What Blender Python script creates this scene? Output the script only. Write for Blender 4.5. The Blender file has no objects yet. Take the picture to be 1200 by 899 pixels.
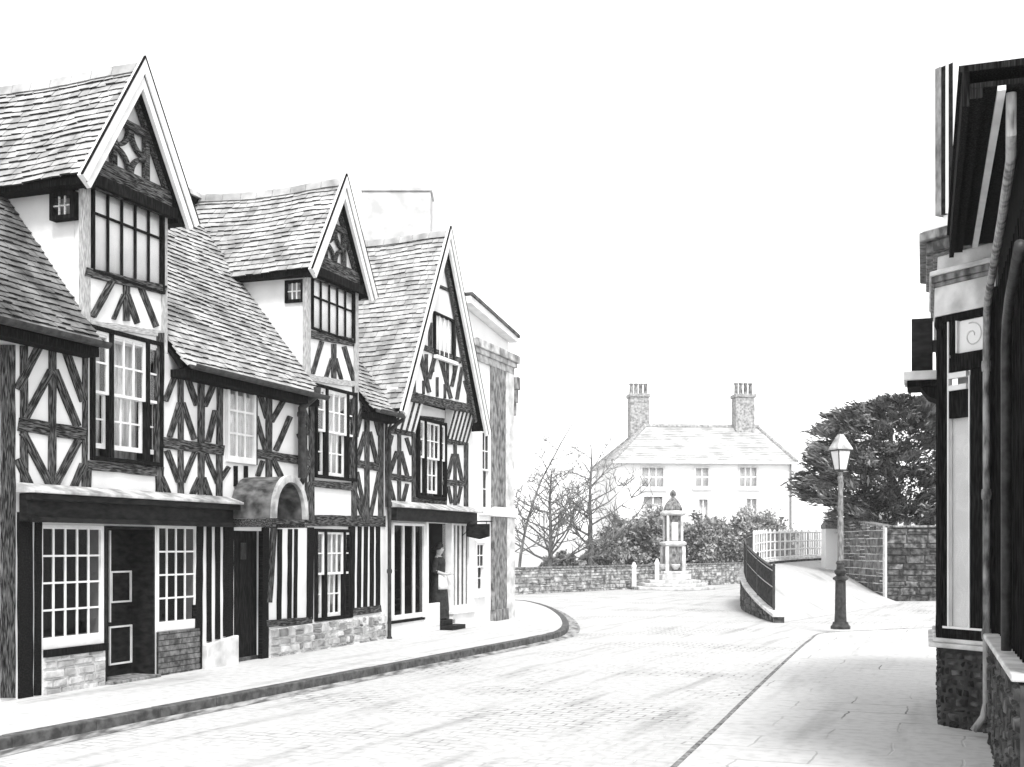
import bpy, bmesh, math, random
from mathutils import Vector, Matrix
random.seed(7)
R = math.radians
SC = bpy.context.scene
COL = SC.collection

# ------------------------------------------------------------------ camera, sky, sun, exposure
cam_d = bpy.data.cameras.new('camera')
cam_d.sensor_width = 36.0
cam_d.lens = 42.0
cam_d.shift_y = 0.1588
cam_d.clip_start = 0.1
cam_d.clip_end = 9000
cam = bpy.data.objects.new('camera', cam_d)
cam.location = (0, 0, 1.65)
cam.rotation_euler = (R(90), 0, 0)
COL.objects.link(cam)
SC.camera = cam

SUN_EL, SUN_DIR = R(54), Vector((0.14, -0.8))
world = bpy.data.worlds.new('World')
SC.world = world
world.use_nodes = True
wn = world.node_tree
bg = wn.nodes['Background']
sky = wn.nodes.new('ShaderNodeTexSky')
sky.sky_type = 'NISHITA'
sky.sun_disc = False
sky.sun_elevation = SUN_EL
sky.sun_rotation = math.atan2(SUN_DIR.x, SUN_DIR.y)
sky.air_density = 1.0
sky.dust_density = 1.0
hsv = wn.nodes.new('ShaderNodeHueSaturation')
hsv.inputs['Saturation'].default_value = 0.0        # a white overcast sky
wn.links.new(sky.outputs[0], hsv.inputs['Color'])
wn.links.new(hsv.outputs[0], bg.inputs['Color'])
bg.inputs['Strength'].default_value = 0.15
sun_d = bpy.data.lights.new('sun', 'SUN')
sun_d.energy = 1.5
sun_d.angle = R(12)
sun_d.color = (1.0, 0.995, 0.985)
sun = bpy.data.objects.new('sun', sun_d)
COL.objects.link(sun)
sv = Vector((SUN_DIR.x, SUN_DIR.y, 0)).normalized() * math.cos(SUN_EL) + Vector((0, 0, math.sin(SUN_EL)))
sun.rotation_euler = sv.to_track_quat('Z', 'Y').to_euler()
SC.view_settings.view_transform = 'Standard'
SC.view_settings.look = 'None'
SC.view_settings.exposure = 1.2
SC.view_settings.gamma = 1.0
SC.view_settings.use_curve_mapping = False
SC.cycles.max_bounces = 6
SC.cycles.transparent_max_bounces = 12

# ------------------------------------------------------------------ materials
def nodes_of(name):
    m = bpy.data.materials.new(name)
    m.use_nodes = True
    nt = m.node_tree
    return m, nt, nt.nodes['Principled BSDF']

def g(v):
    return (v, v, v, 1)

def mat(name, lo, hi, scale=4.0, stretch=(1, 1, 1), rough=0.8, bump=0.3, bscale=None, lo_pos=0.35, hi_pos=0.65,
        detail=6.0, spec=0.3, tone=False, dist=0.0, bdist=0.01):
    m, nt, b = nodes_of(name)
    tc = nt.nodes.new('ShaderNodeTexCoord')
    mp = nt.nodes.new('ShaderNodeMapping')
    mp.inputs['Scale'].default_value = stretch
    nt.links.new(tc.outputs['Object'], mp.inputs['Vector'])
    n = nt.nodes.new('ShaderNodeTexNoise')
    n.inputs['Scale'].default_value = scale
    n.inputs['Detail'].default_value = detail
    n.inputs['Distortion'].default_value = dist
    nt.links.new(mp.outputs[0], n.inputs['Vector'])
    cr = nt.nodes.new('ShaderNodeValToRGB')
    cr.color_ramp.elements[0].position = lo_pos
    cr.color_ramp.elements[0].color = g(lo)
    cr.color_ramp.elements[1].position = hi_pos
    cr.color_ramp.elements[1].color = g(hi)
    nt.links.new(n.outputs[0], cr.inputs[0])
    out = cr.outputs[0]
    if tone:
        at = nt.nodes.new('ShaderNodeAttribute')
        at.attribute_name = 'tone'
        mx = nt.nodes.new('ShaderNodeMix')
        mx.data_type = 'RGBA'
        mx.blend_type = 'MULTIPLY'
        mx.inputs[0].default_value = 1.0
        nt.links.new(out, mx.inputs[6])
        nt.links.new(at.outputs['Fac'], mx.inputs[7])
        out = mx.outputs[2]
    nt.links.new(out, b.inputs['Base Color'])
    b.inputs['Roughness'].default_value = rough
    b.inputs['Specular IOR Level'].default_value = spec
    if bump:
        n2 = nt.nodes.new('ShaderNodeTexNoise')
        n2.inputs['Scale'].default_value = bscale or scale * 3
        n2.inputs['Detail'].default_value = 8
        nt.links.new(mp.outputs[0], n2.inputs['Vector'])
        bp = nt.nodes.new('ShaderNodeBump')
        bp.inputs['Strength'].default_value = bump
        bp.inputs['Distance'].default_value = bdist
        nt.links.new(n2.outputs[0], bp.inputs['Height'])
        nt.links.new(bp.outputs[0], b.inputs['Normal'])
    return m

def glass_mat(name, tint=1.0, refl=1.0, k=0.9, base=0.03):
    m = bpy.data.materials.new(name)
    m.use_nodes = True
    nt = m.node_tree
    nt.nodes.clear()
    o = nt.nodes.new('ShaderNodeOutputMaterial')
    mix = nt.nodes.new('ShaderNodeMixShader')
    lw = nt.nodes.new('ShaderNodeLayerWeight')
    lw.inputs['Blend'].default_value = 0.5
    pw = nt.nodes.new('ShaderNodeMath')
    pw.operation = 'POWER'
    pw.inputs[1].default_value = 4.0
    fr = nt.nodes.new('ShaderNodeMath')
    fr.operation = 'MULTIPLY_ADD'
    fr.inputs[1].default_value = k
    fr.inputs[2].default_value = base
    nt.links.new(lw.outputs['Facing'], pw.inputs[0])
    nt.links.new(pw.outputs[0], fr.inputs[0])
    tr = nt.nodes.new('ShaderNodeBsdfTransparent')
    tr.inputs['Color'].default_value = g(tint)
    gl = nt.nodes.new('ShaderNodeBsdfGlossy')
    gl.inputs['Color'].default_value = g(refl)
    gl.inputs['Roughness'].default_value = 0.02
    tc = nt.nodes.new('ShaderNodeTexCoord')
    n = nt.nodes.new('ShaderNodeTexNoise')
    n.inputs['Scale'].default_value = 3.0
    n.inputs['Detail'].default_value = 1.0
    bp = nt.nodes.new('ShaderNodeBump')
    bp.inputs['Strength'].default_value = 0.25
    bp.inputs['Distance'].default_value = 0.02
    nt.links.new(tc.outputs['Object'], n.inputs['Vector'])
    nt.links.new(n.outputs[0], bp.inputs['Height'])
    nt.links.new(bp.outputs[0], gl.inputs['Normal'])
    nt.links.new(fr.outputs[0], mix.inputs[0])
    nt.links.new(tr.outputs[0], mix.inputs[1])
    nt.links.new(gl.outputs[0], mix.inputs[2])
    nt.links.new(mix.outputs[0], o.inputs['Surface'])
    return m

def sett_mat(name, rot, bw, bh, lo, hi, mortar, joint=0.012, bump=0.6, offset=0.5, streak=0.0, p0=0.5, p1=0.68):
    """worn stone paving: brick pattern whose joints fade in and out, broad wear patches"""
    m, nt, b = nodes_of(name)
    tc = nt.nodes.new('ShaderNodeTexCoord')
    mp = nt.nodes.new('ShaderNodeMapping')
    mp.inputs['Rotation'].default_value = (0, 0, rot)
    nt.links.new(tc.outputs['Object'], mp.inputs['Vector'])
    wob = nt.nodes.new('ShaderNodeTexNoise')
    wob.inputs['Scale'].default_value = 2.3
    wob.inputs['Detail'].default_value = 4
    nt.links.new(mp.outputs[0], wob.inputs['Vector'])
    mad = nt.nodes.new('ShaderNodeVectorMath')
    mad.operation = 'MULTIPLY_ADD'
    mad.inputs[1].default_value = (0.10, 0.10, 0)
    nt.links.new(wob.outputs[1], mad.inputs[0])
    nt.links.new(mp.outputs[0], mad.inputs[2])
    br = nt.nodes.new('ShaderNodeTexBrick')
    br.offset = offset
    br.inputs['Scale'].default_value = 1.0
    br.inputs['Mortar Size'].default_value = joint
    br.inputs['Mortar Smooth'].default_value = 0.5
    br.inputs['Brick Width'].default_value = bw
    br.inputs['Row Height'].default_value = bh
    br.inputs['Color1'].default_value = g(lo)
    br.inputs['Color2'].default_value = g(hi)
    br.inputs['Mortar'].default_value = g(mortar)
    nt.links.new(mad.outputs[0], br.inputs['Vector'])
    big = nt.nodes.new('ShaderNodeTexNoise')
    big.inputs['Scale'].default_value = 0.55
    big.inputs['Detail'].default_value = 5
    nt.links.new(mp.outputs[0], big.inputs['Vector'])
    rr = nt.nodes.new('ShaderNodeValToRGB')
    rr.color_ramp.elements[0].position = p0
    rr.color_ramp.elements[0].color = g(1)
    rr.color_ramp.elements[1].position = p1
    rr.color_ramp.elements[1].color = g(0)
    nt.links.new(big.outputs[0], rr.inputs[0])
    mx = nt.nodes.new('ShaderNodeMix')
    mx.data_type = 'RGBA'
    nt.links.new(rr.outputs[0], mx.inputs[0])
    nt.links.new(br.outputs[0], mx.inputs[6])
    mx.inputs[7].default_value = g((lo + hi) / 2)
    fine = nt.nodes.new('ShaderNodeTexNoise')
    fine.inputs['Scale'].default_value = 9
    fine.inputs['Detail'].default_value = 8
    nt.links.new(mp.outputs[0], fine.inputs['Vector'])
    fr = nt.nodes.new('ShaderNodeValToRGB')
    fr.color_ramp.elements[0].position = 0.3
    fr.color_ramp.elements[0].color = g(0.8)
    fr.color_ramp.elements[1].position = 0.55
    fr.color_ramp.elements[1].color = g(1)
    nt.links.new(fine.outputs[0], fr.inputs[0])
    mu = nt.nodes.new('ShaderNodeMix')
    mu.data_type = 'RGBA'
    mu.blend_type = 'MULTIPLY'
    mu.inputs[0].default_value = 1
    nt.links.new(mx.outputs[2], mu.inputs[6])
    nt.links.new(fr.outputs[0], mu.inputs[7])
    out = mu.outputs[2]
    if streak:
        mp2 = nt.nodes.new('ShaderNodeVectorMath')
        mp2.operation = 'MULTIPLY'
        mp2.inputs[1].default_value = (3.2, .30, 1)
        nt.links.new(mp.outputs[0], mp2.inputs[0])
        st = nt.nodes.new('ShaderNodeTexNoise')
        st.inputs['Scale'].default_value = 1.0
        st.inputs['Detail'].default_value = 7
        st.inputs['Distortion'].default_value = .15
        nt.links.new(mp2.outputs[0], st.inputs['Vector'])
        sr = nt.nodes.new('ShaderNodeValToRGB')
        sr.color_ramp.elements[0].position = 0.54
        sr.color_ramp.elements[0].color = g(1)
        sr.color_ramp.elements[1].position = 0.72
        sr.color_ramp.elements[1].color = g(1 - streak)
        nt.links.new(st.outputs[0], sr.inputs[0])
        m3 = nt.nodes.new('ShaderNodeMix')
        m3.data_type = 'RGBA'
        m3.blend_type = 'MULTIPLY'
        m3.inputs[0].default_value = 1
        nt.links.new(out, m3.inputs[6])
        nt.links.new(sr.outputs[0], m3.inputs[7])
        out = m3.outputs[2]
    nt.links.new(out, b.inputs['Base Color'])
    b.inputs['Roughness'].default_value = 0.75
    bp = nt.nodes.new('ShaderNodeBump')
    bp.inputs['Strength'].default_value = bump
    bp.inputs['Distance'].default_value = 0.015
    nt.links.new(br.outputs[1], bp.inputs['Height'])
    bp.invert = True
    nt.links.new(bp.outputs[0], b.inputs['Normal'])
    return m

M = {}
M['plaster'] = mat('lime_plaster', 0.64, 0.84, 1.3, rough=0.9, bump=0.25, bscale=7, bdist=0.02)
M['timber'] = mat('weathered_oak', 0.005, 0.26, 7, (1.0, 10, 10), 0.9, 0.8, lo_pos=0.43, hi_pos=0.80, detail=10, dist=.6, spec=.1)
M['timber_dark'] = mat('tarred_oak', 0.002, 0.03, 7, (9, 9, 1.0), 0.9, 0.6, lo_pos=.44, hi_pos=.8, spec=.08)
M['boards'] = mat('black_boards', 0.002, 0.034, 8, (12, 12, .6), 0.9, 0.6, lo_pos=.42, hi_pos=.8, spec=.06)
M['timber_pale'] = mat('silvered_oak', 0.22, 0.55, 8, (1.2, 8, 8), 0.9, 0.5)
M['tile'] = mat('clay_tile', 0.24, 0.50, 3, rough=0.9, bump=0.4, tone=True, lo_pos=0.3, hi_pos=0.6)
M['tile_edge'] = mat('tile_butt_shade', 0.008, 0.05, 9, rough=0.95, bump=0)  # dark butts paint in the shadow line under each course
M['white'] = mat('white_paint', 0.68, 0.82, 5, rough=0.55, bump=0.15)
M['black'] = mat('black_paint', 0.003, 0.02, 7, (1, 1, 2.5), rough=0.6, bump=0.3, spec=.12)
M['iron'] = mat('cast_iron', 0.012, 0.05, 12, rough=0.5, bump=0.4)
M['iron_grey'] = mat('grey_iron', 0.10, 0.26, 10, (3, 3, 1), rough=0.5, bump=0.3)
M['lead'] = mat('weathered_lead', 0.02, 0.17, 5, (3, 1, 1), rough=0.8, bump=0.4, lo_pos=0.35, hi_pos=0.68)
M['lead_pale'] = mat('pale_lead', 0.2, 0.6, 5, rough=0.7, bump=0.3)
M['rubble'] = mat('limestone_rubble', 0.4, 0.75, 6, rough=0.95, bump=0.9, tone=True, bscale=14, bdist=0.03)
M['mortar'] = mat('lime_mortar', 0.5, 0.72, 9, rough=0.95, bump=0.5)
M['darkstone'] = mat('dark_stone', 0.018, 0.16, 7, rough=0.9, bump=0.9, tone=True, bscale=16, bdist=0.03, lo_pos=0.4, hi_pos=0.75)
M['darkmortar'] = mat('dark_mortar', 0.02, 0.06, 8, rough=0.95, bump=0.5)
M['palebrick'] = mat('pale_brick', 0.16, 0.42, 9, rough=0.9, bump=0.5)
M['brick'] = mat('grey_brick', 0.06, 0.2, 14, rough=0.9, bump=0.6, tone=True)
M['stonepale'] = mat('dressed_stone', 0.42, 0.72, 4, rough=0.85, bump=0.4)
M['stonegrey'] = mat('grey_stone', 0.06, 0.3, 6, (2, 2, 0.9), rough=0.9, bump=0.5)
M['kerb'] = mat('granite_kerb', 0.045, 0.13, 9, rough=0.85, bump=0.6)
M['gully'] = mat('grimy_gully', 0.09, 0.42, 3, (3, 1, 1), rough=0.9, bump=0.5)
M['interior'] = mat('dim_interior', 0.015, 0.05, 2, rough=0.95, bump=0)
M['curtain'] = mat('net_curtain', 0.35, 0.78, 7, (5, 1, 0.6), rough=0.95, bump=0.2, lo_pos=0.3, hi_pos=0.6)
M['pane_backing'] = mat('white_backing', 0.74, 0.84, 3, rough=0.95, bump=0)
M['glass'] = glass_mat('window_glass', 0.95)
M['glass_shop'] = glass_mat('shop_glass', 0.6, k=.05, base=.012)
M['goods'] = mat('shop_goods', 0.02, 0.3, 3, rough=0.8, bump=0.2)
M['bark'] = mat('grey_bark', 0.06, 0.2, 12, (1, 1, 0.3), rough=0.95, bump=0.6)
M['twig'] = mat('twig_bark', 0.10, 0.22, 12, rough=0.95, bump=0)
M['palewall'] = mat('white_render', 0.74, 0.84, 0.8, rough=0.9, bump=0.1)
M['paleroof'] = mat('pale_slate', 0.40, 0.7, 1.2, (1, 1, 2), rough=0.85, bump=0.3, tone=True)
M['softgrey'] = mat('soft_grey_paint', 0.5, 0.68, 5, rough=0.7, bump=0)
M['cornice'] = mat('weathered_cornice', 0.16, 0.58, 4, rough=.9, bump=.5)
M['stack'] = mat('limewashed_brick', 0.42, 0.6, 3, rough=0.9, bump=0.3)
M['skin'] = mat('skin', 0.42, 0.5, 6, rough=0.6, bump=0)
M['hair'] = mat('dark_hair', 0.01, 0.04, 20, rough=0.6, bump=0.3)
M['dress'] = mat('dark_cloth', 0.012, 0.04, 14, rough=0.9, bump=0.3)
M['linen'] = mat('white_linen', 0.7, 0.82, 8, rough=0.9, bump=0.3)
M['road'] = sett_mat('worn_setts', R(23), 0.27, 0.15, 0.47, 0.57, 0.15, 0.014, streak=.34, p0=.48, p1=.64)
M['paving'] = sett_mat('flagstones', R(21), 1.1, 0.62, 0.52, 0.60, 0.18, 0.012, 0.4, streak=.26, p0=.46, p1=.62)
M['lane'] = sett_mat('lane_paving', R(0), 2.2, 1.2, 0.46, 0.55, 0.3, 0.01, 0.3, streak=.3)

def leaf_mat(name, lo, hi):
    m, nt, b = nodes_of(name)
    at = nt.nodes.new('ShaderNodeAttribute')
    at.attribute_name = 'tone'
    cr = nt.nodes.new('ShaderNodeValToRGB')
    cr.color_ramp.elements[0].color = g(lo)
    cr.color_ramp.elements[1].color = g(hi)
    nt.links.new(at.outputs['Fac'], cr.inputs[0])
    nt.links.new(cr.outputs[0], b.inputs['Base Color'])
    b.inputs['Roughness'].default_value = 0.6
    b.inputs['Specular IOR Level'].default_value = 0.25
    return m
M['leaf_dark'] = leaf_mat('evergreen_needles', 0.012, 0.30)
M['leaf'] = leaf_mat('shrub_leaves', 0.07, 0.46)
M['leaf_pale'] = leaf_mat('pale_shrub_leaves', 0.12, 0.42)

# ------------------------------------------------------------------ mesh helpers
class MB:
    def __init__(self):
        self.v, self.f, self.m, self.t = [], [], [], []

    def add(self, vs, fs, mi=0, tone=1.0):
        o = len(self.v)
        self.v += [tuple(p) for p in vs]
        for k, f in enumerate(fs):
            self.f.append(tuple(i + o for i in f))
            self.m.append(mi[k] if isinstance(mi, (list, tuple)) else mi)
            self.t.append(tone)
        return self

    def hexa(self, p, mi=0, tone=1.0):
        """8 points: bottom loop 0-3, top loop 4-7; faces: bottom, top, 4 sides"""
        return self.add(p, [(3, 2, 1, 0), (4, 5, 6, 7), (0, 1, 5, 4), (1, 2, 6, 5), (2, 3, 7, 6), (3, 0, 4, 7)], mi, tone)

    def box(self, x0, x1, y0, y1, z0, z1, mi=0, tone=1.0):
        return self.hexa([(x0, y0, z0), (x1, y0, z0), (x1, y1, z0), (x0, y1, z0),
                          (x0, y0, z1), (x1, y0, z1), (x1, y1, z1), (x0, y1, z1)], mi, tone)

    def prism(self, poly, vec, mi=0, tone=1.0):
        n = len(poly)
        vec = Vector(vec)
        a = [Vector(p) for p in poly]
        b = [p + vec for p in a]
        fs = [tuple(range(n))[::-1], tuple(range(n, 2 * n))]
        fs += [(i, (i + 1) % n, n + (i + 1) % n, n + i) for i in range(n)]
        return self.add(a + b, fs, mi, tone)

    def bar(self, p, q, w, h, up=(0, 0, 1), mi=0, tone=1.0):
        p, q = Vector(p), Vector(q)
        d = (q - p).normalized()
        u = Vector(up)
        s = d.cross(u)
        if s.length < 1e-4:
            s = d.cross(Vector((1, 0, 0)))
        s.normalize()
        u = s.cross(d)
        s *= w / 2
        u = u * (h / 2)
        return self.hexa([p - s - u, p + s - u, p + s + u, p - s + u, q - s - u, q + s - u, q + s + u, q - s + u], mi, tone)

    def tube(self, pts, rad, n=8, mi=0, tone=1.0, cap=True):
        pts = [Vector(p) for p in pts]
        if not isinstance(rad, (list, tuple)):
            rad = [rad] * len(pts)
        o = len(self.v)
        ref = None
        for i, p in enumerate(pts):
            d = (pts[min(i + 1, len(pts) - 1)] - pts[max(i - 1, 0)]).normalized()
            if ref is None:
                ref = d.orthogonal().normalized()
            ref = (ref - d * ref.dot(d))
            if ref.length < 1e-5:
                ref = d.orthogonal()
            ref.normalize()
            b = d.cross(ref)
            for k in range(n):
                a = 2 * math.pi * k / n
                self.v.append(tuple(p + (ref * math.cos(a) + b * math.sin(a)) * rad[i]))
        for i in range(len(pts) - 1):
            for k in range(n):
                self.f.append((o + i * n + k, o + i * n + (k + 1) % n, o + (i + 1) * n + (k + 1) % n, o + (i + 1) * n + k))
                self.m.append(mi)
                self.t.append(tone)
        if cap:
            for f in (tuple(o + k for k in range(n))[::-1], tuple(o + (len(pts) - 1) * n + k for k in range(n))):
                self.f.append(f)
                self.m.append(mi)
                self.t.append(tone)
        return self

    def lathe(self, prof, c=(0, 0, 0), n=20, mi=0, tone=1.0, rot=0.0):
        c = Vector(c)
        o = len(self.v)
        for r, z in prof:
            for k in range(n):
                a = rot + 2 * math.pi * k / n
                self.v.append((c.x + r * math.cos(a), c.y + r * math.sin(a), c.z + z))
        for i in range(len(prof) - 1):
            for k in range(n):
                self.f.append((o + i * n + k, o + i * n + (k + 1) % n, o + (i + 1) * n + (k + 1) % n, o + (i + 1) * n + k))
                self.m.append(mi)
                self.t.append(tone)
        for f in (tuple(o + k for k in range(n))[::-1], tuple(o + (len(prof) - 1) * n + k for k in range(n))):
            self.f.append(f)
            self.m.append(mi)
            self.t.append(tone)
        return self

    def build(self, name, mats, parent=None, loc=None, rotz=0.0, smooth=False, bevel=0.0, matrix=None, weld=False, recalc=True):
        me = bpy.data.meshes.new(name)
        me.from_pydata(self.v, [], self.f)
        if not isinstance(mats, (list, tuple)):
            mats = [mats]
        for mm in mats:
            me.materials.append(M[mm] if isinstance(mm, str) else mm)
        me.polygons.foreach_set('material_index', self.m)
        if any(t != 1.0 for t in self.t):
            at = me.attributes.new('tone', 'FLOAT', 'FACE')
            at.data.foreach_set('value', self.t)
        elif any(mm in ('tile', 'darktile', 'rubble', 'darkstone', 'brick', 'paleroof') for mm in mats):
            at = me.attributes.new('tone', 'FLOAT', 'FACE')
            at.data.foreach_set('value', [1.0] * len(self.f))
        if recalc:
            bm = bmesh.new()
            bm.from_mesh(me)
            if weld:
                bmesh.ops.remove_doubles(bm, verts=bm.verts, dist=1e-4)
            bmesh.ops.recalc_face_normals(bm, faces=bm.faces)
            bm.to_mesh(me)
            bm.free()
        if smooth:
            me.polygons.foreach_set('use_smooth', [True] * len(me.polygons))
        me.update()
        o = bpy.data.objects.new(name, me)
        COL.objects.link(o)
        if parent is not None:
            o.parent = parent
        if matrix is not None:
            o.matrix_local = matrix
        elif loc is not None:
            o.location = loc
            o.rotation_euler = (0, 0, rotz)
        if bevel:
            b = o.modifiers.new('edge', 'BEVEL')
            b.width = bevel
            b.segments = 2
            b.limit_method = 'ANGLE'
            b.angle_limit = R(40)
        return o

def tag(o, label=None, cat=None, group=None, kind=None):
    if label: o['label'] = label
    if cat: o['category'] = cat
    if group: o['group'] = group
    if kind: o['kind'] = kind
    return o

def thing(name, label, cat, loc=(0, 0, 0), rotz=0.0, group=None):
    o = bpy.data.objects.new(name, None)
    o.empty_display_size = 0.3
    COL.objects.link(o)
    o.location = loc
    o.rotation_euler = (0, 0, rotz)
    return tag(o, label, cat, group)

# ------------------------------------------------------------------ the street plane of the old row (measured from the photograph)
O = Vector((-4.97, 13.92, 0))
ES = Vector((0.3416, 0.93985, 0)).normalized()
ET = Vector((-ES.y, ES.x, 0))                 # into the houses
ROT = math.atan2(ES.y, ES.x)
EYE = Vector((0, 0, 1.65))

def P(px, py, y=0.0):
    """distance along the row and height of a spot measured on the plane y metres behind the street front"""
    r = Vector(((px - 600) / 1400, 1, (640 - py) / 1400))
    lam = (O.dot(ET) + y) / r.dot(ET)
    p = EYE + r * lam
    return (p - O).dot(ES), p.z

def G(px, py, z=0.0):
    """spot on the level z"""
    Z = (1.65 - z) * 1400 / (py - 640)
    return Vector(((px - 600) / 1400 * Z, Z, z))

def D(px, py, Z):
    return Vector(((px - 600) / 1400 * Z, Z, 1.65 + (640 - py) / 1400 * Z))

class House:
    def __init__(self, name, label, cat, s0):
        self.s0 = s0
        self.e = thing(name, label, cat, tuple(O + ES * s0), ROT)
        self.holes = []
        self.n = 0

    def P(self, px, py, y=0.0):
        s, z = P(px, py, y)
        return s - self.s0, z

    def rect(self, x0, x1, y0, y1, y=0.0):
        """pixel box -> (s0, s1, z0, z1) on the plane y"""
        xc = (x0 + x1) / 2
        return (self.P(x0, y0, y)[0], self.P(x1, y0, y)[0], self.P(xc, y1, y)[1], self.P(xc, y0, y)[1])

    def timber(self, name, a, b, w, y=-0.005, proud=0.016, m='timber', back=0.05):
        """a squared oak between two spots of the front, w pixels across"""
        a, b = Vector(a), Vector(b)
        d = (b - a).normalized()
        nrm = Vector((-d.y, d.x)) * w * .46
        self.n += 1
        j = proud + 0.0005 * (self.n % 29)
        yf = y - j
        q = [self.P(*(a + nrm), yf), self.P(*(a - nrm), yf), self.P(*(b - nrm), yf), self.P(*(b + nrm), yf)]
        pts = [Vector((s, 0, z)) for s, z in q]
        c0, c1 = (pts[0] + pts[1]) / 2, (pts[2] + pts[3]) / 2
        ax = (c1 - c0).normalized()
        mid = (c0 + c1) / 2
        up = Vector((0, -1, 0))
        sd = up.cross(ax)
        mat4 = Matrix(((ax.x, sd.x, up.x, mid.x), (ax.y, sd.y, up.y, yf), (ax.z, sd.z, up.z, mid.z), (0, 0, 0, 1)))
        inv = mat4.inverted()
        fr = [inv @ Vector((p.x, yf, p.z)) for p in pts]
        bk = [p + Vector((0, 0, -(j + back))) for p in fr]
        # hand-hewn: a waver along both edges
        mb = MB()
        N = max(2, int((c1 - c0).length / 0.25))
        L = []
        for i in range(N + 1):
            k = i / N
            e0 = fr[0].lerp(fr[3], k)
            e1 = fr[1].lerp(fr[2], k)
            wv = 0.006 if 0 < i < N else 0
            j0, j1 = random.uniform(-wv, wv), random.uniform(-wv, wv)
            b0 = bk[0].lerp(bk[3], k)
            b1 = bk[1].lerp(bk[2], k)
            L.append([e0 + Vector((0, j0, 0)), e1 + Vector((0, j1, 0)), b1 + Vector((0, j1, 0)), b0 + Vector((0, j0, 0))])
        vs = [p for l in L for p in l]
        fs = [(0, 1, 2, 3), (4 * N + 3, 4 * N + 2, 4 * N + 1, 4 * N)]
        for i in range(N):
            for k in range(4):
                fs.append((4 * i + k, 4 * i + (k + 1) % 4, 4 * i + 4 + (k + 1) % 4, 4 * i + 4 + k))
        mb.add(vs, fs)
        return mb.build(name, m, self.e, matrix=mat4)

    def hole(self, r):
        self.holes.append(r)

def wall_cells(mb, s0, s1, z0, z1, y0, y1, holes, mi=0):
    eps = 1e-4
    xs = sorted(set([s0, s1] + [v for h in holes for v in h[:2] if s0 < v < s1]))
    zs = sorted(set([z0, z1] + [v for h in holes for v in h[2:] if z0 < v < z1]))
    def solid(i, k):
        if i < 0 or k < 0 or i >= len(xs) - 1 or k >= len(zs) - 1:
            return False
        x, z = (xs[i] + xs[i + 1]) / 2, (zs[k] + zs[k + 1]) / 2
        return not any(h[0] < x < h[1] and h[2] < z < h[3] for h in holes)
    for i in range(len(xs) - 1):
        for k in range(len(zs) - 1):
            if not solid(i, k):
                continue
            a, b, c, d = xs[i], xs[i + 1], zs[k], zs[k + 1]
            mb.add([(a, y0, c), (b, y0, c), (b, y0, d), (a, y0, d)], [(0, 1, 2, 3)], mi)
            mb.add([(a, y1, c), (b, y1, c), (b, y1, d), (a, y1, d)], [(3, 2, 1, 0)], mi)
            if not solid(i - 1, k):
                mb.add([(a, y0, c), (a, y0, d), (a, y1, d), (a, y1, c)], [(0, 1, 2, 3)], mi)
            if not solid(i + 1, k):
                mb.add([(b, y0, c), (b, y1, c), (b, y1, d), (b, y0, d)], [(0, 1, 2, 3)], mi)
            if not solid(i, k - 1):
                mb.add([(a, y0, c), (a, y1, c), (b, y1, c), (b, y0, c)], [(0, 1, 2, 3)], mi)
            if not solid(i, k + 1):
                mb.add([(a, y0, d), (b, y0, d), (b, y1, d), (a, y1, d)], [(0, 1, 2, 3)], mi)

def sash(mb, s0, s1, z0, z1, y, cols, rows, fw=0.045, bw=0.022, th=0.035, bottom=None):
    """one painted sash: stiles, rails and glazing bars; returns the glass rectangle"""
    bt = bottom or fw
    mb.box(s0, s0 + fw, y, y + th, z0, z1)
    mb.box(s1 - fw, s1, y, y + th, z0, z1)
    mb.box(s0 + fw, s1 - fw, y + .001, y + th - .001, z0, z0 + bt)
    mb.box(s0 + fw, s1 - fw, y + .001, y + th - .001, z1 - fw, z1)
    a, b, c, d = s0 + fw, s1 - fw, z0 + bt, z1 - fw
    for i in range(1, cols):
        x = a + (b - a) * i / cols
        mb.box(x - bw / 2, x + bw / 2, y + .004, y + th - .004, c, d)
    for i in range(1, rows):
        z = c + (d - c) * i / rows
        mb.box(a, b, y + .007, y + th - .007, z - bw / 2, z + bw / 2)
    return (a - .004, b + .004, c - .004, d + .004, y + th / 2)

def panes(rects, parent, m='glass'):
    mb = MB()
    for a, b, c, d, y in rects:
        mb.box(a, b, y - .002, y + .002, c, d)
    return mb.build('pane', m, parent)

def curtain(parent, s0, s1, z0, z1, y, m='curtain', amp=0.02):
    mb = MB()
    n = max(4, int((s1 - s0) / 0.035))
    vs, fs = [], []
    for i in range(n + 1):
        x = s0 + (s1 - s0) * i / n
        yy = y + amp * math.sin(i * 1.9) + amp * .4 * math.sin(i * .7 + 1)
        vs += [(x, yy, z0), (x, yy, z1), (x, yy + .004, z0), (x, yy + .004, z1)]
    for i in range(n):
        o = 4 * i
        fs += [(o, o + 4, o + 5, o + 1), (o + 2, o + 3, o + 7, o + 6), (o + 1, o + 5, o + 7, o + 3), (o, o + 2, o + 6, o + 4)]
    mb.add(vs, fs)
    return mb.build('curtain' if m == 'curtain' else 'pane_backing', m, parent, smooth=True)

def frame_box(mb, s0, s1, z0, z1, y0, y1, fw, sill=None, mi=0):
    mb.box(s0, s0 + fw, y0, y1, z0, z1, mi)
    mb.box(s1 - fw, s1, y0, y1, z0, z1, mi)
    mb.box(s0 + fw, s1 - fw, y0 + .002, y1, z1 - fw, z1, mi)
    mb.box(s0 + fw, s1 - fw, y0 + .002, y1, z0, z0 + (sill or fw), mi)

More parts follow.
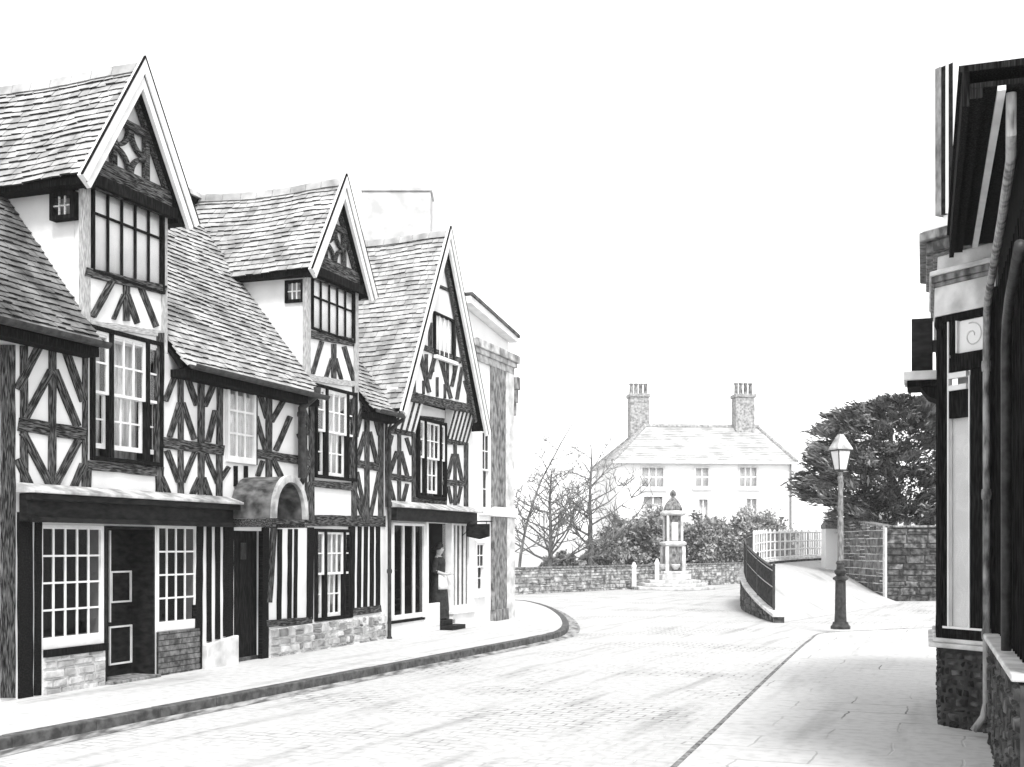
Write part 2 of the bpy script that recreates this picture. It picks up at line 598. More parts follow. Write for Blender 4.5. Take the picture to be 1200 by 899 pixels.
def sash_window(h, r, splits, up_rows, lo_rows, y=0.0, fm='timber_dark', open_gap=0.0, curt=True, cur_part=(0, 1), fw=0.05, mid=0.5, gm='glass'):
    """dark oak frame, mullions, white double-hung sashes in each light; splits = [(f0, f1, cols)]"""
    s0, s1, z0, z1 = r
    w = s1 - s0
    h.hole(r)
    fb = MB()
    frame_box(fb, s0, s1, z0, z1, y - .05, y + .16, fw)
    lights = [(s0 + w * a, s0 + w * b, c) for a, b, c in splits]
    for i in range(len(lights) - 1):
        fb.box(lights[i][1], lights[i + 1][0], y - .048, y + .12, z0 + fw, z1 - fw)
    win = fb.build('window', fm, h.e, bevel=.004)
    glass = []
    zm = z0 + (z1 - z0) * mid
    for i, (a, b, c) in enumerate(lights):
        a2 = a + (fw if i == 0 else .002)
        b2 = b - (fw if i == len(lights) - 1 else .002)
        mb = MB()
        glass.append(sash(mb, a2, b2, zm, z1 - fw - .001, y - .02, c, up_rows, fw=.035))
        mb.build('sash', 'white', win)
        mb = MB()
        glass.append(sash(mb, a2 + .002, b2 - .002, z0 + fw + open_gap + .001, zm + .03, y + .03, c, lo_rows, fw=.035, bottom=.06))
        mb.build('sash', 'white', win)
    panes(glass, win, gm)
    if curt:
        wi = s1 - s0
        c = curtain(win, s0 + fw + wi * cur_part[0] * .9, s0 + wi * cur_part[1] - fw, z0 + fw, z1 - fw, y + .2)
    return win

def grid_window(h, r, cols, rows, y=0.0, fm='white', bw=0.03, bm=None, fw=0.05, glass='glass', back=None, transoms=None, bottom=None):
    """fixed light: frame with glazing bars; transoms = fractions of the height"""
    s0, s1, z0, z1 = r
    h.hole(r)
    fb = MB()
    bt = bottom or fw
    frame_box(fb, s0, s1, z0, z1, y - .03, y + .14, fw, bt)
    win = fb.build('window', fm, h.e, bevel=.003)
    gb = MB()
    a, b, c, d = s0 + fw, s1 - fw, z0 + bt, z1 - fw
    for i in range(1, cols):
        x = a + (b - a) * i / cols + random.uniform(-.004, .004)
        gb.box(x - bw / 2, x + bw / 2, y - .010, y + .014, c, d)
    for t in (transoms or [k / rows for k in range(1, rows)]):
        z = c + (d - c) * t
        gb.box(a, b, y - .008, y + .012, z - bw / 2, z + bw / 2)
    gb.build('glazing_bars', bm or fm, win)
    panes([(a - .003, b + .003, c - .003, d + .003, y + .008)], win, glass)
    if back:
        curtain(win, a - .03, b + .03, c - .03, d + .03, y + (.030 if back == 'pane_backing' else .06), back, .003 if back == 'pane_backing' else .015)
    return win

def tile_roof(mb, p0, u, v, U, V, expo=0.15, tw=0.17, clip=None, jit=1.0):
    """plain tiles over a plane: p0 eave corner, u along the eave, v up the slope; every tile its own slab"""
    u, v, p0 = Vector(u).normalized(), Vector(v).normalized(), Vector(p0)
    n = u.cross(v).normalized()
    if n.z < 0:
        n = -n
    rows = int(V / expo) + 1
    for j in range(rows):
        b0 = j * expo - .03
        b1 = min(b0 + expo * 1.35, V)
        if b1 - b0 < .03:
            continue
        off = (j % 2) * tw / 2 + random.uniform(-.015, .015)
        wob = random.uniform(-.006, .006)
        x = -off
        ph = random.random() * 6
        while x < U - .01:
            w = tw * random.uniform(.86, 1.14)
            x0, x1 = max(x, 0), min(x + w - .006, U)
            x += w
            if x1 - x0 < .02:
                continue
            if clip and not clip((x0 + x1) / 2, b0 + .05):
                continue
            dj = random.uniform(-.010, .010) * jit + wob + .006 * math.sin(x * 1.3 + ph)
            lift = .034 + random.uniform(-.004, .014) * jit
            rl = random.uniform(-.004, .004)
            th = .022
            q = []
            for hh, t in ((-th, 0), (0, 0)):
                q += [p0 + u * x0 + v * (b0 + dj) + n * (lift + hh + rl), p0 + u * x1 + v * (b0 + dj) + n * (lift + hh - rl),
                      p0 + u * x1 + v * b1 + n * (.012 + hh), p0 + u * x0 + v * b1 + n * (.012 + hh)]
            tone = random.choice((1, 1, 1, 1, .95, .88, .74)) * random.uniform(.9, 1.0)
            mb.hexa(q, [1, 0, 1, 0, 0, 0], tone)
    return mb

def deck(mb, p0, u, v, U, V, th=0.08, mi=2):
    u, v, p0 = Vector(u).normalized(), Vector(v).normalized(), Vector(p0)
    n = u.cross(v).normalized()
    if n.z < 0:
        n = -n
    q = [p0, p0 + u * U, p0 + u * U + v * V, p0 + v * V]
    mb.hexa([a - n * (th + .02) for a in q] + [a - n * .052 for a in q], mi)

def rubble(mb, s0, s1, ztop, zbot, y, hmin=.09, hmax=.17, wmin=.12, wmax=.36, d=.05, mi=0, tones=(.45, 1.0), flat=False):
    """coursed rubble: separate stones on a mortar backing; ztop/zbot are functions of s or numbers"""
    zt = ztop if callable(ztop) else (lambda s: ztop)
    zb = zbot if callable(zbot) else (lambda s: zbot)
    mb.hexa([(s0, y, zb(s0)), (s1, y, zb(s1)), (s1, y + .2, zb(s1)), (s0, y + .2, zb(s0)),
             (s0, y, zt(s0)), (s1, y, zt(s1)), (s1, y + .2, zt(s1)), (s0, y + .2, zt(s0))], 1)
    z = min(zb(s0), zb(s1))
    top = max(zt(s0), zt(s1))
    while z < top - .02:
        hh = random.uniform(hmin, hmax)
        x = s0
        while x < s1 - .03:
            w = min(random.uniform(wmin, wmax), s1 - x)
            xc = x + w / 2
            a, b = max(z, zb(xc)) + .008, min(z + hh, zt(xc)) - .008
            if True:
              if b - a > .025 and w > .04:
                jj = lambda k=.012: random.uniform(-k, k)
                e = .022
                pr = d * (random.uniform(.55, 1.0) if not flat else random.uniform(.2, .45))
                x0, x1 = x + .009, x + w - .009
                if b - a > .11 and random.random() < .3:
                    mid_ = a + (b - a) * random.uniform(.4, .6)
                    spans = [(a, mid_ - .007), (mid_ + .007, b)]
                else:
                    spans = [(a, b)]
              for a, b in (spans if b - a > .025 and w > .04 else []):
                bk = [(x0 + jj(), y + .01, a + jj()), (x1 + jj(), y + .01, a + jj()), (x1 + jj(), y + .01, b + jj()), (x0 + jj(), y + .01, b + jj())]
                ft = [(px_ + (e if i in (0, 3) else -e), y - pr + jj(.006), pz_ + (e * .7 if i < 2 else -e * .7)) for i, (px_, _, pz_) in enumerate(bk)]
                mb.add(bk + ft, [(4, 5, 6, 7), (0, 1, 5, 4), (1, 2, 6, 5), (2, 3, 7, 6), (3, 0, 4, 7)], mi, random.uniform(*tones))
            x += w
        z += hh
    return mb

def gable_roof(h, apex_s, zapex, sL, zL, sR, zR, y_front, y_back, back_px=None, expo=0.108, barge=0.20, y_barge=None):
    """steep tiled gable over a dormer or wing, with white barge boards; local coords: x along, y inward"""
    mb = MB()
    Ln = y_back - y_front
    for (sE, zE, sign) in ((sL, zL, 1), (sR, zR, -1)):
        v = Vector((apex_s - sE, 0, zapex - zE))
        u = Vector((0, 1, 0))
        p0 = Vector((sE, y_front + .02, zE))
        deck(mb, p0, u, v, Ln, v.length)
        tile_roof(mb, p0, u, v, Ln, v.length, expo=expo, tw=.14)
    # ridge tiles
    y = y_front + .02
    while y < y_back:
        L = random.uniform(.28, .36)
        t = random.uniform(.8, 1.0)
        pr = [(apex_s - .12, zapex - .10), (apex_s - .085, zapex + .015), (apex_s, zapex + .06), (apex_s + .085, zapex + .015), (apex_s + .12, zapex - .10)]
        dz = random.uniform(0, .012)
        mb.prism([(a, y, b + dz) for a, b in pr], (0, min(L - .008, y_back - y), 0), 0, t)
        y += L
    rf = mb.build('gable_roof', ['tile', 'tile_edge', 'timber_dark'], h.e)
    for v in rf.data.vertices:
        k = min(1, max(0, (v.co.y - y_front) / .8))
        v.co.z -= k * (.022 * (1 - math.cos((v.co.y - y_front) * 2.2)) + .010 * math.sin(v.co.x * 3 + v.co.y * 2))
    rf.data.update()
    # barge boards: one mesh per board, two-step moulding
    for (sE, zE) in ((sL, zL), (sR, zR)):
        d = Vector((apex_s - sE, 0, zapex - zE)).normalized()
        nn = Vector((d.z, 0, -d.x)) if sE < apex_s else Vector((-d.z, 0, d.x))     # inward/down
        top = Vector((apex_s, 0, zapex + .07))
        # keep the outer edge a little above the tiles
        o0 = Vector((sE, 0, zE)) - nn * .055 - d * .10
        k = (apex_s - o0.x) / d.x
        o1 = o0 + d * k
        def inner(w):
            a = o0 + nn * w
            kk = (apex_s - a.x) / d.x
            return a, a + d * kk
        i0, i1 = inner(barge)
        m0, m1 = inner(barge * .5)
        bb = MB()
        yb = y_front - .03
        bb.prism([(p.x, yb, p.z) for p in (o0, o1, i1, i0)], (0, .055, 0))
        bb.prism([(p.x, yb - .028, p.z) for p in (o0, o1, m1, m0)], (0, .027, 0))
        bo = bb.build('barge_board', 'white', rf, bevel=.004)
        q0, q1 = o0 - nn * .016, o1
        kk = (apex_s - q0.x) / d.x
        q1 = q0 + d * kk
        vb = MB()
        vb.prism([(p.x, yb - .034, p.z) for p in (q0, q1, o1 - nn * .001, o0 - nn * .001)], (0, .03, 0))
        vb.build('verge_strip', 'timber_dark', bo)
        k0, k1 = inner(barge * .5 + .012)
        vb = MB()
        vb.prism([(p.x, yb - .006, p.z) for p in (m0 + nn * .001, m1 + nn * .001, k1, k0)], (0, .005, 0))
        vb.build('bead', 'timber_dark', bo)
    return rf

# ------------------------------------------------------------------ ground
def poly_slab(name, pts, z, th, m, kind='structure'):
    mb = MB()
    mb.prism([(x, y, z - th) for x, y in pts], (0, 0, th))
    return tag(mb.build(name, m), kind=kind)

RZ = -0.10                                   # the carriageway, a kerb below the pavements
gmb = MB()
gmb.add([(-3000, -40, RZ), (3000, -40, RZ), (3000, 6000, RZ), (-3000, 6000, RZ)], [(0, 1, 2, 3)])
tag(gmb.build('road', 'road'), kind='structure')

# left pavement: kerb line measured on the ground
kerb_px = [(-140, 891), (0, 862), (100, 843), (300, 806), (500, 769), (600, 750.5), (640, 742.5), (653, 738), (658.5, 732.5),
           (658, 727), (653, 720), (640, 711.5), (622, 706), (604, 703.5)]
K = [G(x, y) for x, y in kerb_px]
K = [Vector((-5.9, 4.0, 0))] + [k for k in K] + [Vector((-1.5, 38.2, 0)), Vector((-12, 40, 0))]
def smooth_line(pts, n=4):
    out = []
    for i in range(len(pts) - 1):
        p0, p1, p2, p3 = pts[max(i - 1, 0)], pts[i], pts[i + 1], pts[min(i + 2, len(pts) - 1)]
        for k in range(n):
            t = k / n
            out.append(0.5 * ((2 * p1) + (p2 - p0) * t + (2 * p0 - 5 * p1 + 4 * p2 - p3) * t * t + (3 * p1 - p0 - 3 * p2 + p3) * t ** 3))
    return out + [pts[-1]]
K = K[:5] + smooth_line(K[5:-1], 3) + [K[-1]]
poly_slab('pavement', [(k.x, k.y) for k in K] + [(-20, 40), (-20, 4)], 0.0, .3, 'paving')

def offset_line(L, d):
    out = []
    for i, p in enumerate(L):
        t = (L[min(i + 1, len(L) - 1)] - L[max(i - 1, 0)]).normalized()
        out.append(p + Vector((t.y, -t.x, 0)) * d)
    return out

def kerb_run(line, out, name='kerb', w=.14, zt=.006, m='kerb', step=.9):
    """a line of kerb stones with open joints, laid against the pavement edge"""
    mb = MB()
    outer = offset_line(line, out * w)
    for i in range(len(line) - 1):
        a, b, c, d = line[i], line[i + 1], outer[i + 1], outer[i]
        L = (b - a).length
        n = max(1, round(L / step))
        for k in range(n):
            t0, t1 = k / n, (k + 1) / n
            g0 = .004 / max(L, .01)
            if n > 1 or L > .5:
                t0 += g0
                t1 -= g0
            q = [a.lerp(b, t0), a.lerp(b, t1), d.lerp(c, t1), d.lerp(c, t0)]
            z = zt + random.uniform(-.003, .003)
            mb.hexa([(p.x, p.y, RZ - .1) for p in q] + [(p.x, p.y, z) for p in q])
    return tag(mb.build(name, m, bevel=.012), kind='structure')

kerb_run(K, 1)
# the grimy gully at the foot of the kerb
gl = MB()
o1, o2 = offset_line(K, .145), offset_line(K, .38)
for i in range(len(K) - 4):
    gl.add([(o1[i].x, o1[i].y, RZ + .004), (o2[i].x, o2[i].y, RZ + .004), (o2[i + 1].x, o2[i + 1].y, RZ + .004), (o1[i + 1].x, o1[i + 1].y, RZ + .004)], [(0, 1, 2, 3)])
tag(gl.build('gutter', 'gully'), kind='structure')

# right pavement
rk_px = [(760, 930), (840, 855), (900, 796), (940, 758.5), (952, 749), (957, 744.5), (964, 742.2), (985, 740.5), (1040, 738), (1110, 735)]
RK = [G(x, y) for x, y in rk_px]
RK = [RK[0]] + smooth_line(RK[1:], 3)
RKend = Vector((13, RK[-1].y + 1.0, 0))
poly_slab('pavement', [(0.6, 5.2)] + [(k.x, k.y) for k in RK] + [(RKend.x, RKend.y), (13, 4.0), (0.6, 4.0)], 0.0, .3, 'paving')
kerb_run(RK + [RKend], -1, w=.05, m='stonegrey')  # darker grey paints in the shade of the kerb face

# ------------------------------------------------------------------ the long timber-framed house
sA0, sA1 = P(-75, 640)[0], P(452, 640)[0]
A = House('timber_framed_house', 'long black and white timber-framed house with two tiled gable dormers and a bow-hooded door', 'house', sA0)
WA = sA1 - sA0
ZE = 4.13
T = 0.14

# shop window and door openings, ground floor
r_sw1 = A.rect(46, 121, 615, 757)
r_door1 = A.rect(122, 180, 617, 803)
r_sw2 = A.rect(183, 231, 615, 738)
r_door2 = A.rect(274, 308, 622, 776)
r_w4 = A.rect(368, 411, 620, 726)
r_w1 = A.rect(105, 188, 391, 543)
r_w2 = A.rect(264, 297, 452, 543)
r_w3 = A.rect(368, 416, 455, 562)

grid_window(A, r_sw1, 5, 4, y=.02, bw=.022, fw=.05, glass='glass_shop', bottom=.12)
grid_window(A, r_sw2, 4, 4, y=.02, bw=.022, fw=.05, glass='glass_shop', bottom=.12)
sash_window(A, r_w1, [(0, .24, 1), (.285, .76, 3), (.80, 1, 1)], 2, 2, open_gap=.10, cur_part=(0, 1))
grid_window(A, r_w2, 3, 3, y=-.02, bw=.03, fw=.05, back='curtain', bottom=.09)
sash_window(A, r_w3, [(0, .24, 1), (.285, .76, 3), (.80, 1, 1)], 2, 2)
sash_window(A, r_w4, [(0, .24, 1), (.285, .76, 3), (.80, 1, 1)], 2, 2, cur_part=(.3, 1))
A.hole((r_door1[0], r_door1[1], -.5, r_door1[3]))
A.hole((r_door2[0], r_door2[1], -.5, r_door2[3]))

mb = MB()
wall_cells(mb, 0, WA, -.25, ZE, 0, T, A.holes)
# return walls, back, first floor
mb.box(0, .12, T + .002, 5.0, -.25, ZE)
mb.box(WA - .12, WA, T + .002, 5.0, -.25, ZE)
mb.box(.122, WA - .122, 4.88, 5.0, -.25, ZE)
mb.build('wall', 'plaster', A.e)
mb = MB()
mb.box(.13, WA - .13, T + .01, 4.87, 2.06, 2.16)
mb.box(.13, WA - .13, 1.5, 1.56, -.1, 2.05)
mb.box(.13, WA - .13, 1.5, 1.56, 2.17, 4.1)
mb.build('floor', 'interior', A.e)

# ---- dormers (flush with the front)
dormers = {
    1: dict(l=99, r=196, apex=(165, 72), fl=(112, 212), fr=(234, 257), win=(106, 190, 222, 332), mid=270),
    2: dict(l=360, r=420, apex=(402, 208), fl=(372, 320), fr=(441, 341), win=(364, 414, 328, 394), mid=362),
}
YF = -.22
ZRIDGE = 7.62
for k, d in dormers.items():
    sl, sr = A.P(d['l'], 400)[0], A.P(d['r'], 400)[0]
    sa, za = A.P(*d['apex'], YF)
    f0, f1 = A.P(*d['fl'], YF), A.P(*d['fr'], YF)
    hw = (f1[0] - f0[0]) / 2
    sa = (sl + sr) / 2 * .35 + sa * .65
    zf = (f0[1] + f1[1]) / 2
    za -= .06
    s_l, s_r = sa - hw, sa + hw
    zeave = zf + (za - zf) * ((sl - s_l) / hw) - .13
    zeave_r = zf + (za - zf) * ((s_r - sr) / hw) - .13
    zeave = min(zeave, zeave_r)
    hl = []
    h2 = House.__new__(House)
    h2.s0, h2.e, h2.holes, h2.n = A.s0, A.e, hl, 0
    x0, x1, yt, yb = d['win']
    rw = A.rect(x0, x1, yt, yb)
    rw = (max(rw[0], sl + .07), min(rw[1], sr - .07), rw[2], min(rw[3], zeave - .04))
    grid_window(h2, rw, 5, 2, y=-.015, fm='timber_dark', bw=.028, fw=.035, back='pane_backing', transoms=[.62])  # white sheet behind the glass paints the sky's reflection into the panes
    mb = MB()
    wall_cells(mb, sl, sr, ZE + .003, zeave, -.004, T, hl)
    # gable triangle
    mb.prism([(sl, -.004, zeave + .001), (sr, -.004, zeave + .001), (sa + .03, -.004, za - .16), (sa - .03, -.004, za - .16)], (0, T, 0))
    # cheeks run back under the main roof
    for c0, c1 in ((sl, sl + .1), (sr - .1, sr)):
        mb.box(c0, c1, T + .003, 2.6, ZE - .2, zeave)
    mb.build('dormer_wall', 'plaster', A.e)
    rf = gable_roof(A, sa, za, s_l, zf, s_r, zf, YF, 2.75, barge=.20)
    # dark soffit board and gutter under the near eave
    eb = MB()
    eb.box(s_l + .02, sl - .005, YF + .06, 2.5, zf - .10, zf - .03)
    eb.build('eaves_board', 'timber_dark', rf)
    eb = MB()
    eb.box(sr + .005, s_r - .02, YF + .06, 2.5, zf - .10, zf - .03)
    eb.build('eaves_board', 'timber_dark', rf)
    d.update(sl=sl, sr=sr, sa=sa, za=za, zf=zf, zeave=zeave, s_l=s_l, s_r=s_r, roof=rf)

d1, d2 = dormers[1], dormers[2]
# ---- main roof in three runs between the dormers
ev = Vector((0, 2.55 + .26, ZRIDGE - (ZE - .14)))
mb = MB()
runs = [(-.2, d1['sl'] - .01), (d1['sr'] + .01, d2['sl'] - .01), (d2['sr'] + .01, WA + .0)]
def sag(o):
    for v in o.data.vertices:
        c = v.co
        c.z -= .030 * (.5 + .5 * math.sin(c.x * 1.25 + .6)) * max(0, min(1, (c.z - 3.9) / 2)) + .012 * math.sin(c.y * 2.4 + c.x * .8)
    o.data.update()
M['darktile'] = mat('dark_clay_tile', 0.05, 0.26, 3, rough=0.95, bump=0.5, tone=True, lo_pos=0.32, hi_pos=0.66)  # darker tile colour, used on the near roof run only
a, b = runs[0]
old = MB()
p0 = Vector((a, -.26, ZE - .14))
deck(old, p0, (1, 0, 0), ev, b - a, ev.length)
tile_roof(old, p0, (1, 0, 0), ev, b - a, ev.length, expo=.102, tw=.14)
dark_run = tag(old.build('roof', ['darktile', 'tile_edge', 'timber_dark'], A.e), 'darker tiled roof slope before the nearer dormer')
sag(dark_run)
for a, b in runs[1:]:
    p0 = Vector((a, -.26, ZE - .14))
    deck(mb, p0, (1, 0, 0), ev, b - a, ev.length)
    tile_roof(mb, p0, (1, 0, 0), ev, b - a, ev.length, expo=.102, tw=.14)
bv = Vector((0, -2.7, ZRIDGE - (ZE - .14)))
deck(mb, (-.2, 5.25, ZE - .14), (1, 0, 0), bv, WA + .2, bv.length, mi=2)
x = -.2
while x < WA:
    L = random.uniform(.28, .36)
    mb.prism([(x, 2.43, ZRIDGE - .08), (x, 2.47, ZRIDGE + .02), (x, 2.55, ZRIDGE + .05), (x, 2.63, ZRIDGE + .02), (x, 2.67, ZRIDGE - .08)], (min(L - .008, WA - x), 0, 0), 0, random.uniform(.75, 1))
    x += L
roofA = mb.build('roof', ['tile', 'tile_edge', 'timber_dark'], A.e)
sag(roofA)
# gutters along the three eaves (half-round iron) and dark eaves boards
def gutter(par, a, b, z, y=-.37, r=.065):
    mb = MB()
    n = 8
    prof = []
    for i in range(n + 1):
        t = math.pi + math.pi * i / n
        prof.append((y + r * math.cos(t), z + r * math.sin(t)))
    for i in range(n, -1, -1):
        t = math.pi + math.pi * i / n
        prof.append((y + (r - .012) * math.cos(t), z + (r - .012) * math.sin(t) + .004))
    o = len(mb.v)
    m_ = len(prof)
    mb.v += [(a, py, pz) for py, pz in prof] + [(b, py, pz) for py, pz in prof]
    for i in range(m_):
        mb.f.append((i, (i + 1) % m_, m_ + (i + 1) % m_, m_ + i))
        mb.m.append(0)
        mb.t.append(1.0)
    for i in range(n):
        for base in (0, m_):
            mb.f.append((base + i, base + i + 1, base + m_ - 2 - i, base + m_ - 1 - i))
            mb.m.append(0)
            mb.t.append(1.0)
    return mb.build('gutter', 'iron', par)
for a, b in runs:
    gutter(roofA, a + .02, b - .04, ZE - .15)
    eb = MB()
    eb.box(a + .03, b - .03, -.24, -.02, ZE - .30, ZE - .20)
    eb.build('eaves_board', 'timber_dark', roofA)

# small window box on the near cheek of each dormer
for k, (bx, m_) in {1: ((66, 94, 217, 258), 0), 2: ((335, 357, 324, 354), 1)}.items():
    d = dormers[k]
    xf = d['sl']
    # spot on the cheek plane: x = xf, solve along the view rays
    def on_cheek(px, py):
        r = Vector(((px - 600) / 1400, 1, (640 - py) / 1400))
        Q = O + ES * (A.s0 + xf)
        lam = Q.dot(ES) / r.dot(ES)
        p = EYE + r * lam
        return (p - Q).dot(ET), p.z
    y1, zt = on_cheek(bx[0], bx[2])
    y0, zb = on_cheek(bx[1], bx[3])
    zt = min(zt, d['zf'] - .13)
    fb = MB()
    X = xf - (.12 if k == 1 else .04)
    fb.box(X, xf + .02, y0, y0 + .05, zb, zt)
    fb.box(X, xf + .02, y1 - .05, y1, zb, zt)
    fb.box(X + .002, xf + .02, y0 + .05, y1 - .05, zt - .05, zt)
    fb.box(X + .002, xf + .02, y0 + .05, y1 - .05, zb, zb + .05)
    w_ = fb.build('cheek_window', 'timber_dark', A.e)
    gb = MB()
    ym, zm = (y0 + y1) / 2, (zb + zt) / 2
    for q in (1 / 3, 2 / 3):
        yq = y0 + .05 + (y1 - y0 - .1) * q
        gb.box(X + .01, X + .03, yq - .009, yq + .009, zb + .05, zt - .05)
    gb.box(X + .012, X + .028, y0 + .05, y1 - .05, zm - .009, zm + .009)
    gb.build('glazing_bars', 'white' if k == 2 else 'timber_pale', w_)
    pb = MB()
    pb.box(X + .018, X + .022, y0 + .05, y1 - .05, zb + .05, zt - .05)
    pb.build('pane', 'glass', w_)
    pb = MB()
    pb.box(xf - .012, xf - .004, y0 + .05, y1 - .05, zb + .05, zt - .05)
    pb.build('pane_backing', 'goods', w_)

# ---- timbers: (name, x0, y0, x1, y1, width) read off the front
TA = [
    # near panel
    ('post', 10, 404, 10, 818, 18), ('post', 29, 405, 29, 577, 9), ('post', 101, 410, 100, 577, 6),
    ('rail', 23, 497, 101, 509, 17), ('post', 62.5, 404, 62, 571, 8.5),
    ('brace', 50, 400, 22, 456, 10), ('brace', 61, 434, 31, 490, 9), ('brace', 65, 434, 92, 500, 9), ('brace', 76, 405, 99, 470, 9),
    ('brace', 28, 507, 61, 570, 9), ('brace', 93, 516, 65, 570, 9), ('brace', 22, 538, 40, 577, 9), ('brace', 99, 544, 85, 577, 9),
    # under the first dormer
    ('rail', 104, 545, 192, 553, 12), ('post', 105, 551, 104, 577, 6), ('post', 189, 390, 188, 578, 8), ('brace', 190, 559, 199, 580, 6),
    # between the dormers
    ('brace', 208, 436, 195, 470, 6), ('post', 213, 438, 213, 579, 6), ('brace', 212, 472, 200, 512, 6), ('brace', 215, 472, 229, 515, 6),
    ('brace', 220, 440, 232, 475, 6), ('post', 237, 443, 237, 580, 7), ('brace', 253, 447, 241, 476, 6), ('post', 259, 448, 258, 590, 6.5),
    ('rail', 190, 518, 263, 528, 13), ('brace', 254, 481, 245, 518, 6), ('brace', 197, 528, 211, 565, 6), ('brace', 229, 530, 215, 565, 6),
    ('brace', 235, 560, 225, 582, 7), ('brace', 239, 560, 248, 586, 7), ('brace', 242, 532, 256, 566, 6), ('brace', 269, 547, 257, 566, 5),
    ('stud', 277, 546, 277, 570, 4), ('stud', 289, 546, 289, 566, 4),
    ('post', 300, 455, 300, 545, 4.5), ('brace', 304, 456, 314, 490, 6), ('post', 316, 458, 316, 566, 7), ('brace', 337, 462, 319, 494, 6),
    ('brace', 301, 488, 312, 527, 5.5), ('brace', 341, 488, 324, 528, 6), ('rail', 298, 531, 365, 541, 11),
    ('post', 366, 462, 366, 610, 6), ('brace', 355, 474, 365, 506, 5), ('brace', 351, 508, 363, 538, 5),
    ('brace', 309, 540, 303, 558, 5), ('brace', 321, 538, 333, 564, 6), ('brace', 363, 548, 352, 570, 5), ('brace', 365, 565, 357, 592, 5),
    # under the second dormer and the far panel
    ('rail', 366, 566, 419, 571, 9), ('post', 417, 452, 416, 610, 5.5), ('brace', 414, 570, 428, 610, 5), ('post', 431, 478, 431, 612, 5),
    ('brace', 429, 506, 419, 542, 4.5), ('brace', 434, 506, 443, 543, 4.5), ('brace', 438, 478, 446, 510, 4.5), ('brace', 426, 476, 418, 512, 4.5),
    ('rail', 417, 543, 448, 548, 10), ('brace', 419, 553, 430, 609, 4.5), ('brace', 445, 553, 434, 609, 4.5), ('post', 447, 486, 447, 612, 6),
    # first-floor beam
    ('beam', 254, 609, 452, 611, 14),
    # ground floor
    ('post', 30, 600, 31, 820, 18), ('post', 46, 612, 45, 815, 8), ('post', 235, 610, 233, 790, 8),
    ('stud', 246, 617, 246, 752, 5), ('stud', 256, 617, 256, 749, 5), ('stud', 265, 617, 265, 746, 4), ('post', 271, 616, 270, 775, 7),
    ('post', 312, 618, 311, 773, 8), ('brace', 322, 618, 316, 706, 7), ('stud', 329, 620, 328, 727, 4.5), ('stud', 341, 620, 340, 726, 4),
    ('stud', 348, 620, 347, 726, 3), ('post', 365, 618, 364, 726, 7), ('rail', 313, 731, 366, 727, 9), ('stud', 345, 736, 345, 752, 5),
    ('stud', 415, 617, 414, 716, 3.5), ('stud', 422.5, 617, 421.5, 715, 3.5), ('stud', 430, 617, 429, 714, 3.5), ('stud', 437, 617, 436.5, 713, 3.5),
    ('stud', 444, 617, 444, 712, 4), ('rail', 410, 718, 447, 713, 9), ('post', 412, 617, 410, 724, 4),
]
for nm, x0, y0, x1, y1, w in TA:
    A.timber(nm, (x0, y0), (x1, y1), w, m='timber_dark' if nm == 'stud' or (nm == 'post' and y0 > 590) else 'timber')
# dormer timbers
TD = [
    ('beam', 101, 318, 195, 340, 11, 'timber'), ('brace', 133, 329, 110, 371, 7, 'timber'), ('stud', 149, 332, 149, 376, 8, 'timber'),
    ('brace', 150, 345, 162, 379, 7, 'timber'), ('brace', 166, 337, 184, 383, 7, 'timber'), ('brace', 146, 345, 134, 374, 5, 'timber'),
    ('beam', 101, 378, 197, 392, 8, 'timber_pale'), ('post', 102, 212, 102, 400, 9, 'timber_pale'), ('post', 194, 262, 193, 400, 6, 'timber_pale'),
    ('beam', 99, 212, 200, 252, 9, 'timber'),
    ('beam', 361, 391, 420, 402, 10, 'timber'), ('brace', 378, 400, 367, 438, 5, 'timber'), ('stud', 392, 403, 392, 444, 5.5, 'timber'),
    ('brace', 404, 406, 416, 447, 5, 'timber'), ('brace', 390, 420, 383, 442, 4, 'timber'), ('brace', 394, 420, 401, 445, 4, 'timber'),
    ('beam', 362, 442, 420, 451, 7, 'timber_pale'), ('post', 362, 325, 362, 455, 5, 'timber_pale'), ('post', 418, 342, 418, 460, 5, 'timber_pale'),
    ('beam', 360, 321, 421, 341, 7, 'timber'),
]
for nm, x0, y0, x1, y1, w, m_ in TD:
    A.timber(nm, (x0, y0), (x1, y1), w, y=-.009, m=m_)
